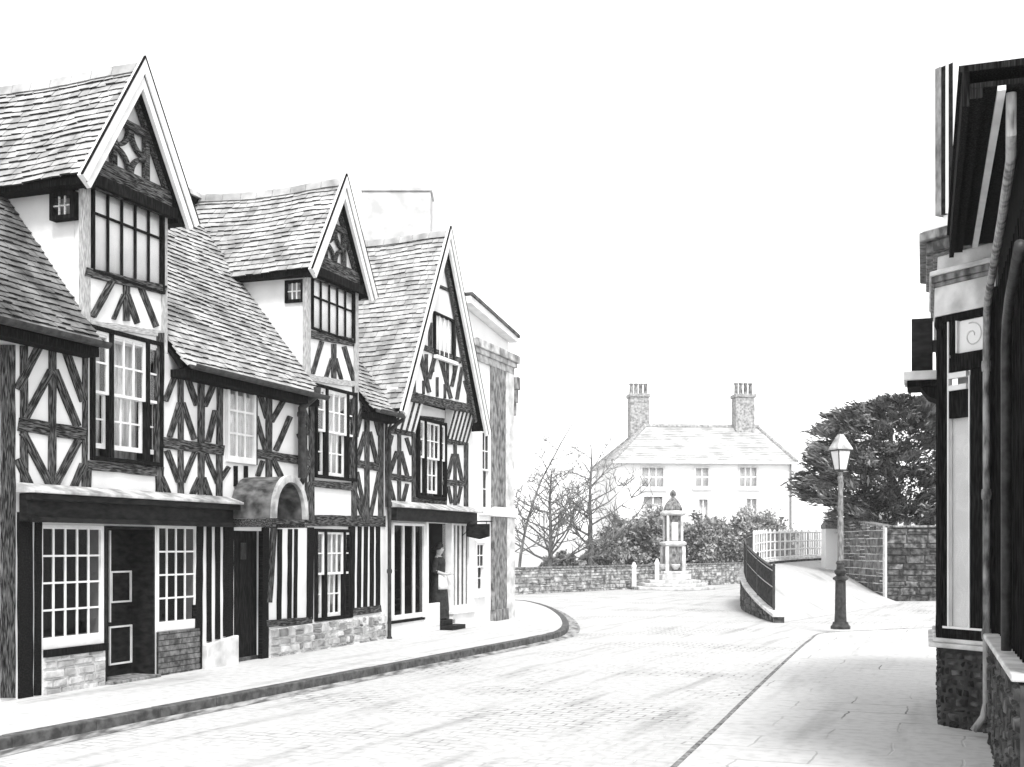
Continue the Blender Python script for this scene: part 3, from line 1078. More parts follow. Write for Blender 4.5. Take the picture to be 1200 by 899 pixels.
# gable tracery: collar, struts and four curved braces leaving a star of plaster
for k, d in dormers.items():
    sa, zf, za = d['sa'], d['zf'], d['za']
    Hh = za - zf
    hw = d['s_r'] - sa
    y = -.055
    def beam(nm, a, b, w, m_='timber', yy=y):
        mb = MB()
        mb.bar((a[0], yy, a[1]), (b[0], yy, b[1]), .07, w, up=(b[1] - a[1], 0, -(b[0] - a[0])))
        return mb.build(nm, m_, A.e)
    zb = zf + .20
    wid = lambda z: hw * (za - z) / Hh
    beam('beam', (sa - wid(zb) * .86, zb), (sa + wid(zb) * .86, zb), .20, 'timber', -.075)
    beam('beam', (sa - wid(zb) * .9, zb - .19), (sa + wid(zb) * .9, zb - .19), .13, 'timber_dark', -.13)
    zc = zf + .50 * Hh
    zc = zb + .68
    beam('collar', (sa - wid(zc) * .8, zc), (sa + wid(zc) * .8, zc), .09, 'timber', -.062)
    xs = .31
    for sg in (-1, 1):
        beam('stud', (sa + sg * xs, zb + .1), (sa + sg * xs, min(zc - .04, za - Hh * (xs / hw) - .12)), .07, 'timber', -.050)
        beam('rafter', (sa + sg * wid(zb) * .93, zb - .02), (sa + sg * .06, za - .25), .085, 'timber', -.057 - .004 * sg)
    cz = (zb + .1 + zc - .045) / 2
    hz = (zc - .045 - zb - .1) / 2
    for qx in (-1, 1):
        for qz in (-1, 1):
            mb = MB()
            pts = []
            for i in range(9):
                t = i / 8 * math.pi / 2
                pts.append((sa + qx * (xs - .03) * (1 - math.sin(t) * .92), -.045, cz + qz * hz * (1 - math.cos(t) * .92)))
            for i in range(8):
                a, b = Vector(pts[i]), Vector(pts[i + 1])
                mb.bar(a, b + (b - a) * .12, .05 + .001 * i, .05, up=(b.z - a.z, 0, -(b.x - a.x)))
            mb.build('curved_brace', 'timber', A.e)

# ---- shop front of the near end
shop = MB()
za_, zb_ = A.P(140, 590)[1], A.P(140, 612)[1]
s0_, s1_ = A.P(18, 600)[0], A.P(262, 600)[0]
shop.box(s0_, s1_, -.16, -.05, zb_ - .02, za_ + .05)
shop.box(s0_ + .02, s1_ - .02, -.20, -.161, zb_ - .03, zb_ + .03)
fas = shop.build('fascia', 'black', A.e, bevel=.006)
cp = MB()
cp.hexa([(s0_ - .05, -.30, za_ + .055), (s1_ + .05, -.30, za_ + .055), (s1_ + .05, -.052, za_ + .055), (s0_ - .05, -.052, za_ + .055),
         (s0_ - .05, -.30, za_ + .085), (s1_ + .05, -.30, za_ + .085), (s1_ + .05, -.052, za_ + .17), (s0_ - .05, -.052, za_ + .17)])
cp.build('cornice', 'lead_pale', fas, bevel=.006)
ap = MB()
ap.box(s0_ - .03, s1_ + .03, -.26, -.162, za_ - .02, za_ + .053)
ap.build('moulding', 'black', fas, bevel=.01)
# risers under the shop windows
a, b = A.P(47, 780)[0], A.P(121, 780)[0]
ztop = r_sw1[2] + .0
mb = MB()
rubble(mb, a, b, ztop - .02, -.05, -.03, d=.035, tones=(.55, 1.0))
mb.build('stall_riser', ['rubble', 'mortar'], A.e)
ap = MB()
ap.box(a + .01, b, -.08, -.032, ztop - .09, ztop - .005)
ap.build('sill', 'timber_dark', A.e)
a, b = A.P(183, 780)[0], A.P(231, 780)[0]
mb = MB()
z = -.05
row = 0
while z < r_sw2[2] - .02:
    x = a - (row % 2) * .11
    while x < b:
        x0, x1 = max(a, x), min(b, x + .21)
        if x1 - x0 > .03:
            mb.box(x0, x1, -.045 - random.uniform(0, .006), -.01, z, min(z + .062, r_sw2[2] - .006), 0, random.uniform(.6, 1.2))
        x += .22
    z += .072
    row += 1
mb.box(a, b, -.035, -.004, -.1, r_sw2[2] - .008, 1)
mb.build('stall_riser', ['brick', 'darkmortar'], A.e)
# shop door, set back in its recess
s0_, s1_, _, zt_ = r_door1
mb = MB()
dy = .32
mb.box(s0_ + .01, s1_ - .01, dy, dy + .05, 0.02, zt_)
door = mb.build('door', 'black', A.e)
pan = MB()
W_ = s1_ - s0_
def bead(x0, x1, z0, z1):
    t = .022
    pan.box(x0, x0 + t, dy - .02, dy - .001, z0, z1)
    pan.box(x1 - t, x1, dy - .02, dy - .001, z0, z1)
    pan.box(x0 + t, x1 - t, dy - .018, dy - .001, z0, z0 + t)
    pan.box(x0 + t, x1 - t, dy - .018, dy - .001, z1 - t, z1)
dl, dr = A.P(129, 700, dy)[0], A.P(153, 700, dy)[0]
bead(dl, dr, A.P(141, 706, dy)[1], A.P(141, 669, dy)[1])
bead(dl - .03, dr + .01, A.P(141, 778, dy)[1], A.P(141, 733, dy)[1])
pan.box(dl - .03, dl - .005, dy - .02, dy - .001, A.P(141, 728, dy)[1], A.P(141, 622, dy)[1])
pan.build('panel_bead', 'white', door)
pan = MB()
pan.tube([(dr + .06, dy - .07, 1.0), (dr + .06, dy - .07, 1.12)], .014)
pan.tube([(dr + .06, dy - .07, 1.01), (dr + .06, dy, 1.01)], .009)
pan.tube([(dr + .06, dy - .07, 1.11), (dr + .06, dy, 1.11)], .009)
pan.build('handle', 'iron_grey', door)
mb = MB()
mb.box(s0_ - .0, s0_ + .03, -.02, dy, -.02, zt_)
mb.box(s1_ - .03, s1_, -.02, dy - .002, -.02, zt_)
mb.box(s0_ + .03, s1_ - .03, -.02, dy - .004, zt_ - .03, zt_)
mb.build('door_lining', 'black', A.e)
mb = MB()
mb.box(s0_ - .0, s1_ + .0, -.12, dy, -.02, .035)
mb.build('doorstep', 'stonegrey', A.e, bevel=.01)

# ---- plank door under its hood
s0_, s1_, _, zt_ = r_door2
mb = MB()
n = 5
for i in range(n):
    x0 = s0_ + (s1_ - s0_) * i / n
    mb.box(x0 + .003, x0 + (s1_ - s0_) / n - .003, .10 + .002 * (i % 2), .15, .05, zt_)
door = mb.build('door', 'timber_dark', A.e, bevel=.004)
mb = MB()
cx, cz = (s0_ + s1_) / 2, A.P(289, 645)[1]
mb.box(cx - .07, cx + .07, .085, .099, cz - .13, cz + .11)
for i in range(3):
    mb.tube([(cx - .045 + .045 * i, .078, cz - .12), (cx - .045 + .045 * i, .078, cz + .10)], .007, 6)
mb.build('grille', 'iron', door)
mb = MB()
for i in range(2):
    for j in range(5):
        mb.lathe([(.016, 0), (.012, .012)], (0, 0, 0), 6)
mb = MB()
mb.box(s0_, s1_, .05, .9, -.02, .05)
mb.build('doorstep', 'darkstone', A.e)
# pedestal stone beside the door
a, b = A.P(236, 760)[0], A.P(273, 760)[0]
mb = MB()
zz = A.P(255, 748)[1]
mb.hexa([(a, -.10, -.05), (b, -.10, -.05), (b, -.005, -.05), (a, -.005, -.05), (a, -.10, zz - .06), (b, -.10, zz + .02), (b, -.005, zz + .02), (a, -.005, zz - .06)])
mb.build('plinth', 'stonepale', A.e, bevel=.012)
# rubble plinth to the far end
a, b = A.P(314, 760)[0], A.P(449, 740)[0]
zl, zr = A.P(316, 737)[1], A.P(447, 719)[1]
mb = MB()
rubble(mb, a, b, lambda s: zl + (zr - zl) * (s - a) / (b - a), -.05, -.035, d=.045, tones=(.3, 1.0), wmin=.10, wmax=.30)
mb.build('plinth', ['rubble', 'mortar'], A.e)
# barrel hood over the plank door
HD = .70
hs0 = A.P(268, 600)[0]
hs1 = hs0 + .92
hc = (hs0 + hs1) / 2
hz = A.P(338, 608, -HD)[1]
def arch(r, hgt, n=14):
    return [(hc - r * math.cos(math.pi * i / n), hz + hgt * math.sin(math.pi * i / n) ** .85) for i in range(n + 1)]
mb = MB()
Ro, Ri = .46, .405
ao, ai = arch(Ro, .60), arch(Ri, .535)
for i in range(14):
    q = [ao[i], ao[i + 1], ai[i + 1], ai[i]]
    mb.hexa([(x, -HD, z) for x, z in q] + [(x, -.02, z) for x, z in q])
hood = mb.build('door_hood', 'lead', A.e, weld=False)
mb = MB()
ao, ai = arch(Ro + .018, .62), arch(Ri - .012, .52)
for i in range(14):
    q = [ao[i], ao[i + 1], ai[i + 1], ai[i]]
    mb.hexa([(x, -HD - .035, z) for x, z in q] + [(x, -HD + .025, z) for x, z in q])
mb.build('front_arch', 'lead_pale', hood)
mb = MB()
ai = arch(Ri - .002, .53)
mb.prism([(x, -.07, z) for x, z in ai], (0, .03, 0))
mb.build('tympanum', 'lead_pale', hood)
mb = MB()
for sx in (hs0 + .03, hs1 - .03):
    mb.box(sx - .035, sx + .035, -HD - .02, -.03, hz - .12, hz - .005)
mb.box(hs0 + .07, hs1 - .07, -HD - .012, -HD + .05, hz - .08, hz - .012)
mb.build('hood_beam', 'timber', hood, bevel=.004)
# downpipes
def downpipe(h, px, py0, py1, off=-.10, r=.035, m='iron', y_g=None):
    s, z0 = h.P(px, py0)
    z1 = h.P(px, py1)[1]
    mb = MB()
    pts = []
    if y_g is not None:
        pts += [(s, y_g, z0 + .30), (s, y_g, z0 + .20), (s, off - .02, z0 + .02)]
    pts += [(s, off, z0), (s, off, z1)]
    mb.tube(pts, r, 10)
    z = z0 - .1
    while z > z1:
        mb.lathe([(r + .012, -.04), (r + .014, 0), (r + .012, .03)], (s, off, z), 10)
        z -= 1.2
    return mb.build('downpipe', m, h.e, smooth=False)
downpipe(A, 347, 478, 560, r=.06, y_g=-.37)
downpipe(A, 352, 500, 578, r=.022)
downpipe(A, 450.5, 505, 752, r=.035, y_g=-.37)

# ------------------------------------------------------------------ the gabled wing with the far shop
sB0, sB1 = sA1 + .01, P(549, 640)[0]
B = House('gabled_shop_house', 'tall black and white gabled house with white barge boards above a small dark-fronted shop', 'house', sB0)
WB = sB1 - sB0
JY = -.24                                     # jetty of the gable storey
r_w5 = B.rect(487, 520, 492, 585)
zB1 = B.P(500, 500)[1]
r_sh1 = B.rect(458, 496, 613, 725)
r_dr = B.rect(497, 526, 613, 742)
r_sh2 = B.rect(528, 548, 613, 714)
sash_window(B, r_w5, [(0, .22, 1), (.27, .76, 3), (.81, 1, 1)], 2, 2, y=-.03, open_gap=.05, fw=.06)
B.hole((r_sh1[0], r_sh1[1], r_sh1[2], r_sh1[3]))
B.hole((r_dr[0], r_dr[1], -.4, r_dr[3]))
B.hole((r_sh2[0], r_sh2[1], r_sh2[2], r_sh2[3]))
sa, za = B.P(527, 274, JY - .17)
f0, f1 = B.P(470, 484, JY - .17), B.P(569, 497, JY - .17)
hw = (f1[0] - f0[0]) / 2
sa = (f0[0] + f1[0]) / 2 * .4 + sa * .6
zf = (f0[1] + f1[1]) / 2
zB = B.P(510, 478)[1]                         # top of lower wall / tie beam
mb = MB()
wall_cells(mb, 0, WB, -.25, zB, 0, T, B.holes)
mb.box(0, .12, T + .002, 5.0, -.25, zf)
mb.box(WB - .12, WB, T + .002, 5.0, -.25, zf)
mb.box(.122, WB - .122, 4.88, 5.0, -.25, zf + .5)
mb.build('wall', 'plaster', B.e)
gh = []
hB2 = House.__new__(House)
hB2.s0, hB2.e, hB2.holes, hB2.n = B.s0, B.e, gh, 0
r_gw = B.rect(507, 530, 370, 420, JY)
grid_window(hB2, r_gw, 4, 1, y=JY - .03, fm='timber_dark', bw=.03, bm='white', fw=.045, back='pane_backing', bottom=.03)
sil = MB()
sil.box(r_gw[0] - .04, r_gw[1] + .04, JY - .12, JY - .035, r_gw[2] - .07, r_gw[2] - .004)
sil.build('sill', 'white', B.e, bevel=.006)
mb = MB()
zt_ = r_gw[3] + .08
half = lambda z: hw * (za - .12 - z) / (za - zf)
zg0 = B.P(510, 466, JY)[1]
# gable storey wall as a stepped stack of slices clipped by the roof slope, round the window
def gslice(z0, z1, a0=None, a1=None):
    l0, l1 = sa - half(z0), sa - half(z1)
    r0, r1 = sa + half(z0), sa + half(z1)
    if a0 is not None:
        l0 = l1 = a0
    if a1 is not None:
        r0 = r1 = a1
    mb.prism([(l0, JY, z0), (r0, JY, z0), (r1, JY, z1), (l1, JY, z1)], (0, T, 0))
gslice(zg0, r_gw[2])
gslice(r_gw[2], r_gw[3], None, r_gw[0])
gslice(r_gw[2], r_gw[3], r_gw[1], None)
gslice(r_gw[3], za - .2)
mb.build('gable_wall', 'plaster', B.e)
# plaster coving below the jetty, with dark ribs
cov = MB()
zc0, zc1 = B.P(470, 506)[1], zg0
for (a, b) in ((B.P(453, 500)[0], r_w5[0] - .06), (r_w5[1] + .06, B.P(548, 500)[0])):
    cov.prism([(a, -.01, zc0), (a, -.01, zc1), (a, JY + .01, zc1)], (b - a, 0, 0))
cov.build('coving', 'plaster', B.e)
for (a, b, n) in ((B.P(453, 500)[0], r_w5[0] - .06, 5), (r_w5[1] + .06, B.P(548, 500)[0], 6)):
    for i in range(n):
        x = a + (b - a) * (i + .3) / n
        mb = MB()
        mb.bar((x, -.02, zc0), (x, JY, zc1), .05, .03, up=(0, -1, -1))
        mb.build('rib', 'timber', B.e)
roofB = gable_roof(B, sa, za, sa - hw, zf, sa + hw, zf, JY - .17, 2.9, expo=.115, barge=.19)
TB = [
    ('post', 455, 488, 455, 594, 6), ('rail', 455, 503, 486, 508, 9), ('post', 468.5, 508, 468.5, 590, 4), ('brace', 466, 529, 457, 556, 4.5),
    ('brace', 470.5, 529, 478, 558, 4.5), ('rail', 453, 558, 486, 562, 8), ('brace', 457, 564, 463, 588, 4), ('brace', 478, 567, 473, 588, 4),
    ('brace', 460, 510, 455, 530, 4), ('brace', 477, 513, 483, 533, 4), ('post', 485.5, 508, 485.5, 590, 4),
    ('rail', 521, 517, 549, 519, 7), ('post', 534, 520, 534, 592, 3.5), ('brace', 532, 532, 525, 561, 4), ('brace', 536, 532, 542, 563, 4),
    ('rail', 520, 565, 549, 567, 7), ('brace', 526, 570, 530, 590, 3.5), ('brace', 541, 570, 537, 590, 3.5), ('post', 547, 520, 547, 596, 4.5),
    ('post', 522, 510, 522, 592, 3.5), ('rail', 484, 586, 524, 588, 7), ('beam', 487, 489, 521, 493, 6),
]
for nm, x0, y0, x1, y1, w in TB:
    B.timber(nm, (x0, y0), (x1, y1), w)
TG = [
    ('beam', 473, 463, 553, 479, 11), ('rail', 494, 406, 541, 423, 7), ('stud', 486, 429, 486, 461, 3.2), ('brace', 493, 414, 504, 460, 4.5),
    ('stud', 500.5, 415, 500.5, 442, 3), ('brace', 511, 416, 504, 444, 4), ('brace', 516, 418, 529, 467, 4.5), ('stud', 525, 420, 525, 448, 3),
    ('brace', 536, 424, 530, 453, 4), ('brace', 542, 430, 536, 468, 4), ('brace', 545, 446, 553, 474, 4), ('stud', 513, 442, 513, 465, 3),
    ('collar', 511, 334, 534, 343, 4), ('stud', 508, 424, 508, 436, 2.5), ('stud', 521, 421, 521, 436, 2.5), ('stud', 497, 446, 497, 462, 2.5), ('stud', 522, 450, 522, 467, 2.5), ('stud', 549, 452, 549, 473, 2.5), ('stud', 533, 424, 533, 440, 2.5), ('stud', 505, 378, 505, 410, 4), ('stud', 533, 378, 533, 420, 4),
]
for nm, x0, y0, x1, y1, w in TG:
    B.timber(nm, (x0, y0), (x1, y1), w, y=JY - .003)
for sg in (-1, 1):
    mb = MB()
    a = Vector((sa + sg * (hw - .36), JY - .05, zf + .12))
    b = Vector((sa + sg * .10, JY - .05, za - .42))
    mb.bar(a, b, .06, .10, up=(b.z - a.z, 0, -(b.x - a.x)))
    mb.build('rafter', 'timber', B.e)
# far shop front
s0_, s1_ = B.P(453, 600)[0], B.P(549, 600)[0]
zf0, zf1 = B.P(500, 612)[1], B.P(500, 598)[1]
mb = MB()
mb.box(s0_, s1_, -.20, -.055, zf0, zf1)
fasB = mb.build('fascia', 'black', B.e, bevel=.006)
mb = MB()
mb.hexa([(s0_ - .03, -.32, zf1 + .005), (s1_ + .04, -.32, zf1 + .005), (s1_ + .04, -.055, zf1 + .005), (s0_ - .03, -.055, zf1 + .005),
         (s0_ - .03, -.32, zf1 + .03), (s1_ + .04, -.32, zf1 + .03), (s1_ + .04, -.055, zf1 + .13), (s0_ - .03, -.055, zf1 + .13)])
mb.build('cornice', 'lead_pale', fasB)
# shop windows
for r, cols, m_ in ((r_sh1, 3, 'glass_shop'), (r_sh2, 4, 'glass_shop')):
    mb = MB()
    frame_box(mb, r[0], r[1], r[2], r[3], -.05, .05, .05, .09)
    w_ = mb.build('shop_window', 'white', B.e, bevel=.004)
    mb = MB()
    for i in range(1, cols):
        x = r[0] + (r[1] - r[0]) * i / cols
        mb.box(x - .02, x + .02, -.04, .02, r[2] + .09, r[3] - .05)
    mb.build('mullion', 'white', w_)
    panes([(r[0] + .045, r[1] - .045, r[2] + .085, r[3] - .045, 0.0)], w_, m_)
    mb = MB()
    for i in range(5):
        x = r[0] + (r[1] - r[0]) * random.uniform(.1, .9)
        zt = r[2] + random.uniform(.2, 1.0)
        mb.lathe([(.05, 0), (.09, .05), (.08, .12), (.03, .18), (.04, .22)], (x, random.uniform(.3, .7), zt), 10)
        mb.box(x - .12, x + .12, .2, .8, zt - .03, zt)
    mb.build('window_display', 'goods', w_)
mb = MB()
mb.box(s0_ + .03, r_sh1[1] - .0, -.06, -.003, -.05, r_sh1[2] - .05)
mb.build('stall_riser', 'plaster', B.e)
mb = MB()
mb.box(s0_ + .03, r_sh1[1] + .01, -.09, -.003, r_sh1[2] - .048, r_sh1[2] - .004)
mb.build('sill', 'timber_dark', B.e)
mb = MB()
a, b = B.P(523, 715)[0], B.P(549, 715)[0]
mb.box(a, b, -.14, -.003, -.05, r_sh2[2] - .07)
mb.build('stall_riser', 'plaster', B.e)
mb = MB()
mb.box(a - .03, b + .03, -.19, -.003, r_sh2[2] - .068, r_sh2[2] - .004)
mb.build('sill', 'white', B.e, bevel=.006)
mb = MB()
mb.box(r_sh1[1] - .02, r_sh1[1] + .08, -.08, .06, -.02, zf0)
mb.box(r_dr[1] - .04, r_dr[1] + .05, -.08, .06, .3, zf0 - .001)
mb.build('door_post', 'white', B.e)
# recessed entrance: back wall, side, step
mb = MB()
mb.box(r_dr[0] + .02, r_dr[1] + .3, .95, 1.0, -.05, r_dr[3])
mb.box(r_dr[1] + .0, r_dr[1] + .04, .07, .95, -.05, r_dr[3] - .002)
mb.box(r_dr[0] - .10, r_dr[0] - .06, .07, .95, -.05, r_dr[3] - .004)
mb.build('entrance_lining', 'interior', B.e)
mb = MB()
da, db = B.P(497, 728, -.08)[0], B.P(515, 728, -.08)[0]
zt_ = B.P(506, 707, -.08)[1]
mb.box(da, db, -.09, -.04, 0.005, zt_)
mb.box(da + .04, db - .04, -.098, -.0905, .10, zt_ - .08)
mb.build('half_door', 'white', B.e, bevel=.004)
mb = MB()
sa2, sb2 = B.P(516, 740, -.1)[0], B.P(534, 740, -.45)[0]
mb.box(db + .01, r_dr[1] + .02, -.36, .5, -.03, .09)
mb.box(db + .015, r_dr[1] - .0, -.14, .49, .09, .19)
mb.build('doorstep', 'black', B.e, bevel=.01)
# interior slabs
mb = MB()
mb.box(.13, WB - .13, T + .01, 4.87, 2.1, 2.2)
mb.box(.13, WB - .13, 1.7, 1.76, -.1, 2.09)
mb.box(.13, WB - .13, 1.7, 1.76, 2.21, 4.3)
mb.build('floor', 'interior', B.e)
# pale chimney behind the ridge
cp_ = D(464.5, 219, 26.6)
mb = MB()
mb.box(-.76, .76, 0, .8, 5.4, cp_.z - .10)
mb.box(-.79, .79, -.04, .84, cp_.z - .099, cp_.z)
ch_ = mb.build('chimney', 'stack', B.e, bevel=.02)
ch_.matrix_local = Matrix.Translation(B.e.location).to_4x4() and (Matrix.LocRotScale(B.e.location, B.e.rotation_euler, None).inverted() @ Matrix.Translation((cp_.x, cp_.y, 0)))

# ------------------------------------------------------------------ corner building beyond
sC0, sC1 = sB1 + .01, P(600, 640)[0]
C = House('corner_building', 'narrow pale corner building with moulded cornice and dark stone pilaster ending the row', 'building', sC0)
WC = sC1 - sC0
rc1 = C.rect(562, 573, 503, 600)
rc2 = C.rect(556, 567, 634, 696)
zcor = C.P(580, 420)[1]
ztopC = C.P(580, 396)[1]
sash_window(C, rc1, [(0, 1, 2)], 2, 2, fm='white', curt=True, fw=.05, cur_part=(.5, 1), gm='glass_shop')
sash_window(C, rc2, [(0, 1, 2)], 2, 2, fm='white', curt=False, fw=.05, gm='glass_shop')
mb = MB()
wall_cells(mb, 0, WC, -.25, zcor, 0, T, C.holes)
mb.box(WC - .14, WC, T + .002, 6, -.25, zcor - .002)
mb.box(0, .1, T + .002, 6, -.25, zcor - .002)
mb.box(0, WC, 5.9, 6.05, -.25, zcor)
mb.build('wall', 'palewall', C.e)
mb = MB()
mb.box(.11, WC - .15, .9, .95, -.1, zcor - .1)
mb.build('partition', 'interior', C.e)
mb = MB()
a, b = C.P(575, 600)[0], C.P(590, 600)[0]
zb_ = C.P(582, 606)[1]
mb.box(a, b, -.09, -.003, -.05, zb_)
mb.box(a - .03, b + .03, -.13, -.003, -.05, .25)
mb.build('pilaster', 'stonegrey', C.e, bevel=.012)
mb = MB()
mb.box(a - .01, WC + .03, -.14, -.003, zb_ + .005, zb_ + .22)
mb.build('string_course', 'white', C.e, bevel=.01)
mb = MB()
z2 = C.P(582, 432)[1]
mb.box(a - .05, b, -.06, -.003, zb_ + .23, z2)
mb.build('pilaster', 'stonegrey', C.e, bevel=.012)
mb = MB()
mb.box(b + .10, WC + .02, -.05, -.003, zb_ + .23, z2)
mb.box(b + .10, WC + .02, -.07, -.003, -.05, zb_)
mb.build('quoin', 'stonepale', C.e, bevel=.012)
mb = MB()
z3 = C.P(582, 409)[1]
for i, (o_, f0_, f1_) in enumerate(((.05, 0, .35), (.10, .35, .6), (.16, .6, 1.0))):
    mb.box(.1, WC + o_, -o_, 6.0 + o_, z2 + (z3 - z2) * f0_, z2 + (z3 - z2) * f1_ - .002)
mb.build('cornice', 'cornice', C.e, bevel=.012)
mb = MB()
for k in range(3):
    mb.box(WC + .0, WC + .15 - .04 * k, -.16 + .03 * k, .3, z2 - .35 - .30 * k, z2 - .003 - .30 * k - .05)
mb.build('corbel', 'stonegrey', C.e, bevel=.02)
# roof with a white raking verge
mb = MB()
zr0, zr1 = C.P(548, 352)[1], C.P(594, 386)[1]
xa, xb = -.15, WC + .05
mb.hexa([(xa, .10, z3), (xb, .10, z3), (xb, 5.8, z3), (xa, 5.8, z3), (xa, .12, zr0 - .05), (xb, .12, zr1 - .12), (xb, 5.7, zr1 - .12), (xa, 5.7, zr0 - .05)])
mb.build('parapet', 'palewall', C.e)
mb = MB()
mb.bar((xa, -.0, zr0), (xb + .08, -.0, zr1 - .16), .22, .16, up=(0, 0, 1))
mb.build('raking_verge', 'white', C.e, bevel=.01)
mb = MB()
mb.hexa([(xa, -.15, zr0 + .09), (xb + .10, -.15, zr1 - .13), (xb + .10, 5.9, zr1 - .13), (xa, 5.9, zr0 + .09),
         (xa, -.15, zr0 + .15), (xb + .10, -.15, zr1 - .06), (xb + .10, 5.9, zr1 - .06), (xa, 5.9, zr0 + .15)])
mb.build('roof', 'lead', C.e)
mb = MB()
mb.box(rc1[0] - .05, rc1[1] + .05, -.1, -.003, rc1[2] - .07, rc1[2] - .003)
mb.box(rc2[0] - .05, rc2[1] + .05, -.1, -.003, rc2[2] - .07, rc2[2] - .003)
mb.build('sill', 'white', C.e, bevel=.006)

# hanging sign board and small lamp on the corner building
def world_on_front(s, y, z):
    return O + ES * s + ET * y + Vector((0, 0, z))
s_, z_ = P(541, 612)
sg = thing('hanging_sign', 'dark blank sign board hanging from a bracket over the corner building window', 'sign', tuple(world_on_front(s_, 0, 0)), ROT)
zt_ = P(560, 611, -.4)[1]
zb_ = P(560, 632, -.4)[1]
mb = MB()
mb.prism([(-.02, -.62, zb_ + .06), (-.02, -.4, zb_), (-.02, -.12, zb_ + .06), (-.02, -.12, zt_ - .05), (-.02, -.62, zt_ - .05)], (.04, 0, 0))
mb.build('board', 'black', sg, bevel=.006)
mb = MB()
mb.tube([(0, 0.01, zt_), (0, -.68, zt_)], .014, 8)
mb.tube([(0, -.005, zt_ - .3), (0, -.35, zt_ + .0)], .010, 8)
for y in (-.2, -.55):
    mb.tube([(0, y, zt_), (0, y, zt_ - .06)], .007, 6)
mb.build('bracket', 'iron', sg)

s_, _ = P(596, 632)
wl = thing('wall_lantern', 'small black lantern jutting from the corner building edge', 'lantern', tuple(world_on_front(sC1, .15, 0)), ROT)
zl_ = 1.65 + 8 / 1400 * 28
mb = MB()
mb.tube([(-.01, 0, zl_ + .10), (.10, 0, zl_ + .13), (.28, 0, zl_ + .13)], .012, 8)
mb.build('bracket', 'iron', wl)
mb = MB()
mb.lathe([(.03, .12), (.09, .08), (.075, -.08), (.03, -.11)], (.22, 0, zl_), 6)
mb.build('lantern_body', 'iron', wl)

# ------------------------------------------------------------------ right-hand buildings
ER = Vector((483, 1400, 0)).normalized()        # along the street
NR = Vector((-ER.y, ER.x, 0))                   # towards the street
P1 = Vector((3.94, 11.0, 0))                    # near corner post of the canted bay
CD = Vector((740, -1400, 0)).normalized()       # canted side, from that post back to the wall
Q = P1 + CD * .62
RROT = math.atan2(ER.y, ER.x)
# local frame: x along the street, y into the building (to the right), origin at Q on the wall line
rb = thing('corner_shop', 'pale upper-windowed shop with a canted dark-framed bay window on the right', 'shop', tuple(Q), RROT)
def loc(w):
    d = Vector(w) - Q
    return Vector((d.dot(ER), -d.dot(NR), w[2] if len(w) > 2 else 0))
p1 = loc(P1)
BL = 1.7                                        # bay front length
def bay_poly(o=0.0, back=0.0):
    """bay outline pushed out by o"""
    k = o * .41
    return [(0 - o * 1.0, back), (p1.x - k, p1.y - o), (p1.x + BL + k, p1.y - o), (2 * p1.x + BL + o, back)]
def bay_slab(mb, o, z0, z1, mi=0, back=.0):
    mb.prism([(x, y, z0) for x, y in bay_poly(o, back)], (0, 0, z1 - z0), mi)
zS0, zS1 = 1.65 - 118 / 1400 * 11, 1.65 - 107 / 1400 * 11
ztop_r = 1.65 + 558 / 1400 * 11.05
mb = MB()
mb.box(0, 3.9, .004, 4, -.1, 5.5)
mb.build('wall', 'palewall', rb)
mb = MB()
# plinth of dark rubble round the bay
mb.prism([(x, y, -.1) for x, y in bay_poly(-.02)], (0, 0, zS0 + .1 - .003), 1)
e0, e1 = Vector((0, 0, 0)), Vector((p1.x, p1.y, 0))
def face_stones(a, b, z0, z1, mb, tones=(.3, 1.1)):
    a, b = Vector((a[0], a[1], 0)), Vector((b[0], b[1], 0))
    d = (b - a).normalized()
    n = Vector((d.y, -d.x, 0))
    tmp = MB()
    rubble(tmp, 0, (b - a).length, z1, z0, 0, hmin=.05, hmax=.11, wmin=.05, wmax=.16, d=.03, tones=tones)
    # local (x along, y inward(+)) -> house
    vs = [a + d * v[0] - n * v[1] + Vector((0, 0, v[2])) for v in tmp.v]
    for f, m_, t in zip(tmp.f, tmp.m, tmp.t):
        mb.add([vs[i] for i in f], [tuple(range(len(f)))], m_, t)
# order so that the outward normal points away from the bay
pol = bay_poly(-.01)
face_stones(pol[0], pol[1], -.05, zS0 - .004, mb)
face_stones(pol[1], pol[2], -.05, zS0 - .004, mb)
mb.build('plinth', ['darkstone', 'darkmortar'], rb)
mb = MB()
bay_slab(mb, .10, zS0, zS0 + .045)
bay_slab(mb, .06, zS0 + .046, zS1)
mb.build('sill', 'stonepale', rb, bevel=.012)
# the frame of the bay: corner posts, mid post, transom, panels
zF0 = 1.65 + 268 / 1400 * 11                    # underside of fascia (px 372)
zF1 = 1.65 + 322 / 1400 * 11
def on_cant(t, out=0.0):
    """t metres from the corner post back along the canted side"""
    d = (Vector((0, 0, 0)) - p1).normalized()
    n = Vector((d.y, -d.x, 0))
    if n.x > 0 and n.y > 0:
        n = -n
    p = p1 + d * t + n * out
    return p
cd = (Vector((0, 0, 0)) - p1).normalized()
cn = Vector((-cd.y, cd.x, 0))
if cn.x > 0:
    cn = -cn
CL = p1.length
def cbox(mb, t0, t1, z0, z1, o0, o1, mi=0):
    a = p1 + cd * t0
    b = p1 + cd * t1
    q = [a + cn * o1, b + cn * o1, b + cn * o0, a + cn * o0]
    mb.hexa([(p.x, p.y, z0) for p in q] + [(p.x, p.y, z1) for p in q], mi)
mb = MB()
mb.lathe([(.055, zS1), (.06, zS1 + .1), (.05, zS1 + .14), (.05, zF0 - .12), (.065, zF0 - .08), (.06, zF0)], (p1.x + .012, p1.y + .02, 0), 8)
post = mb.build('corner_post', 'boards', rb)
mb = MB()
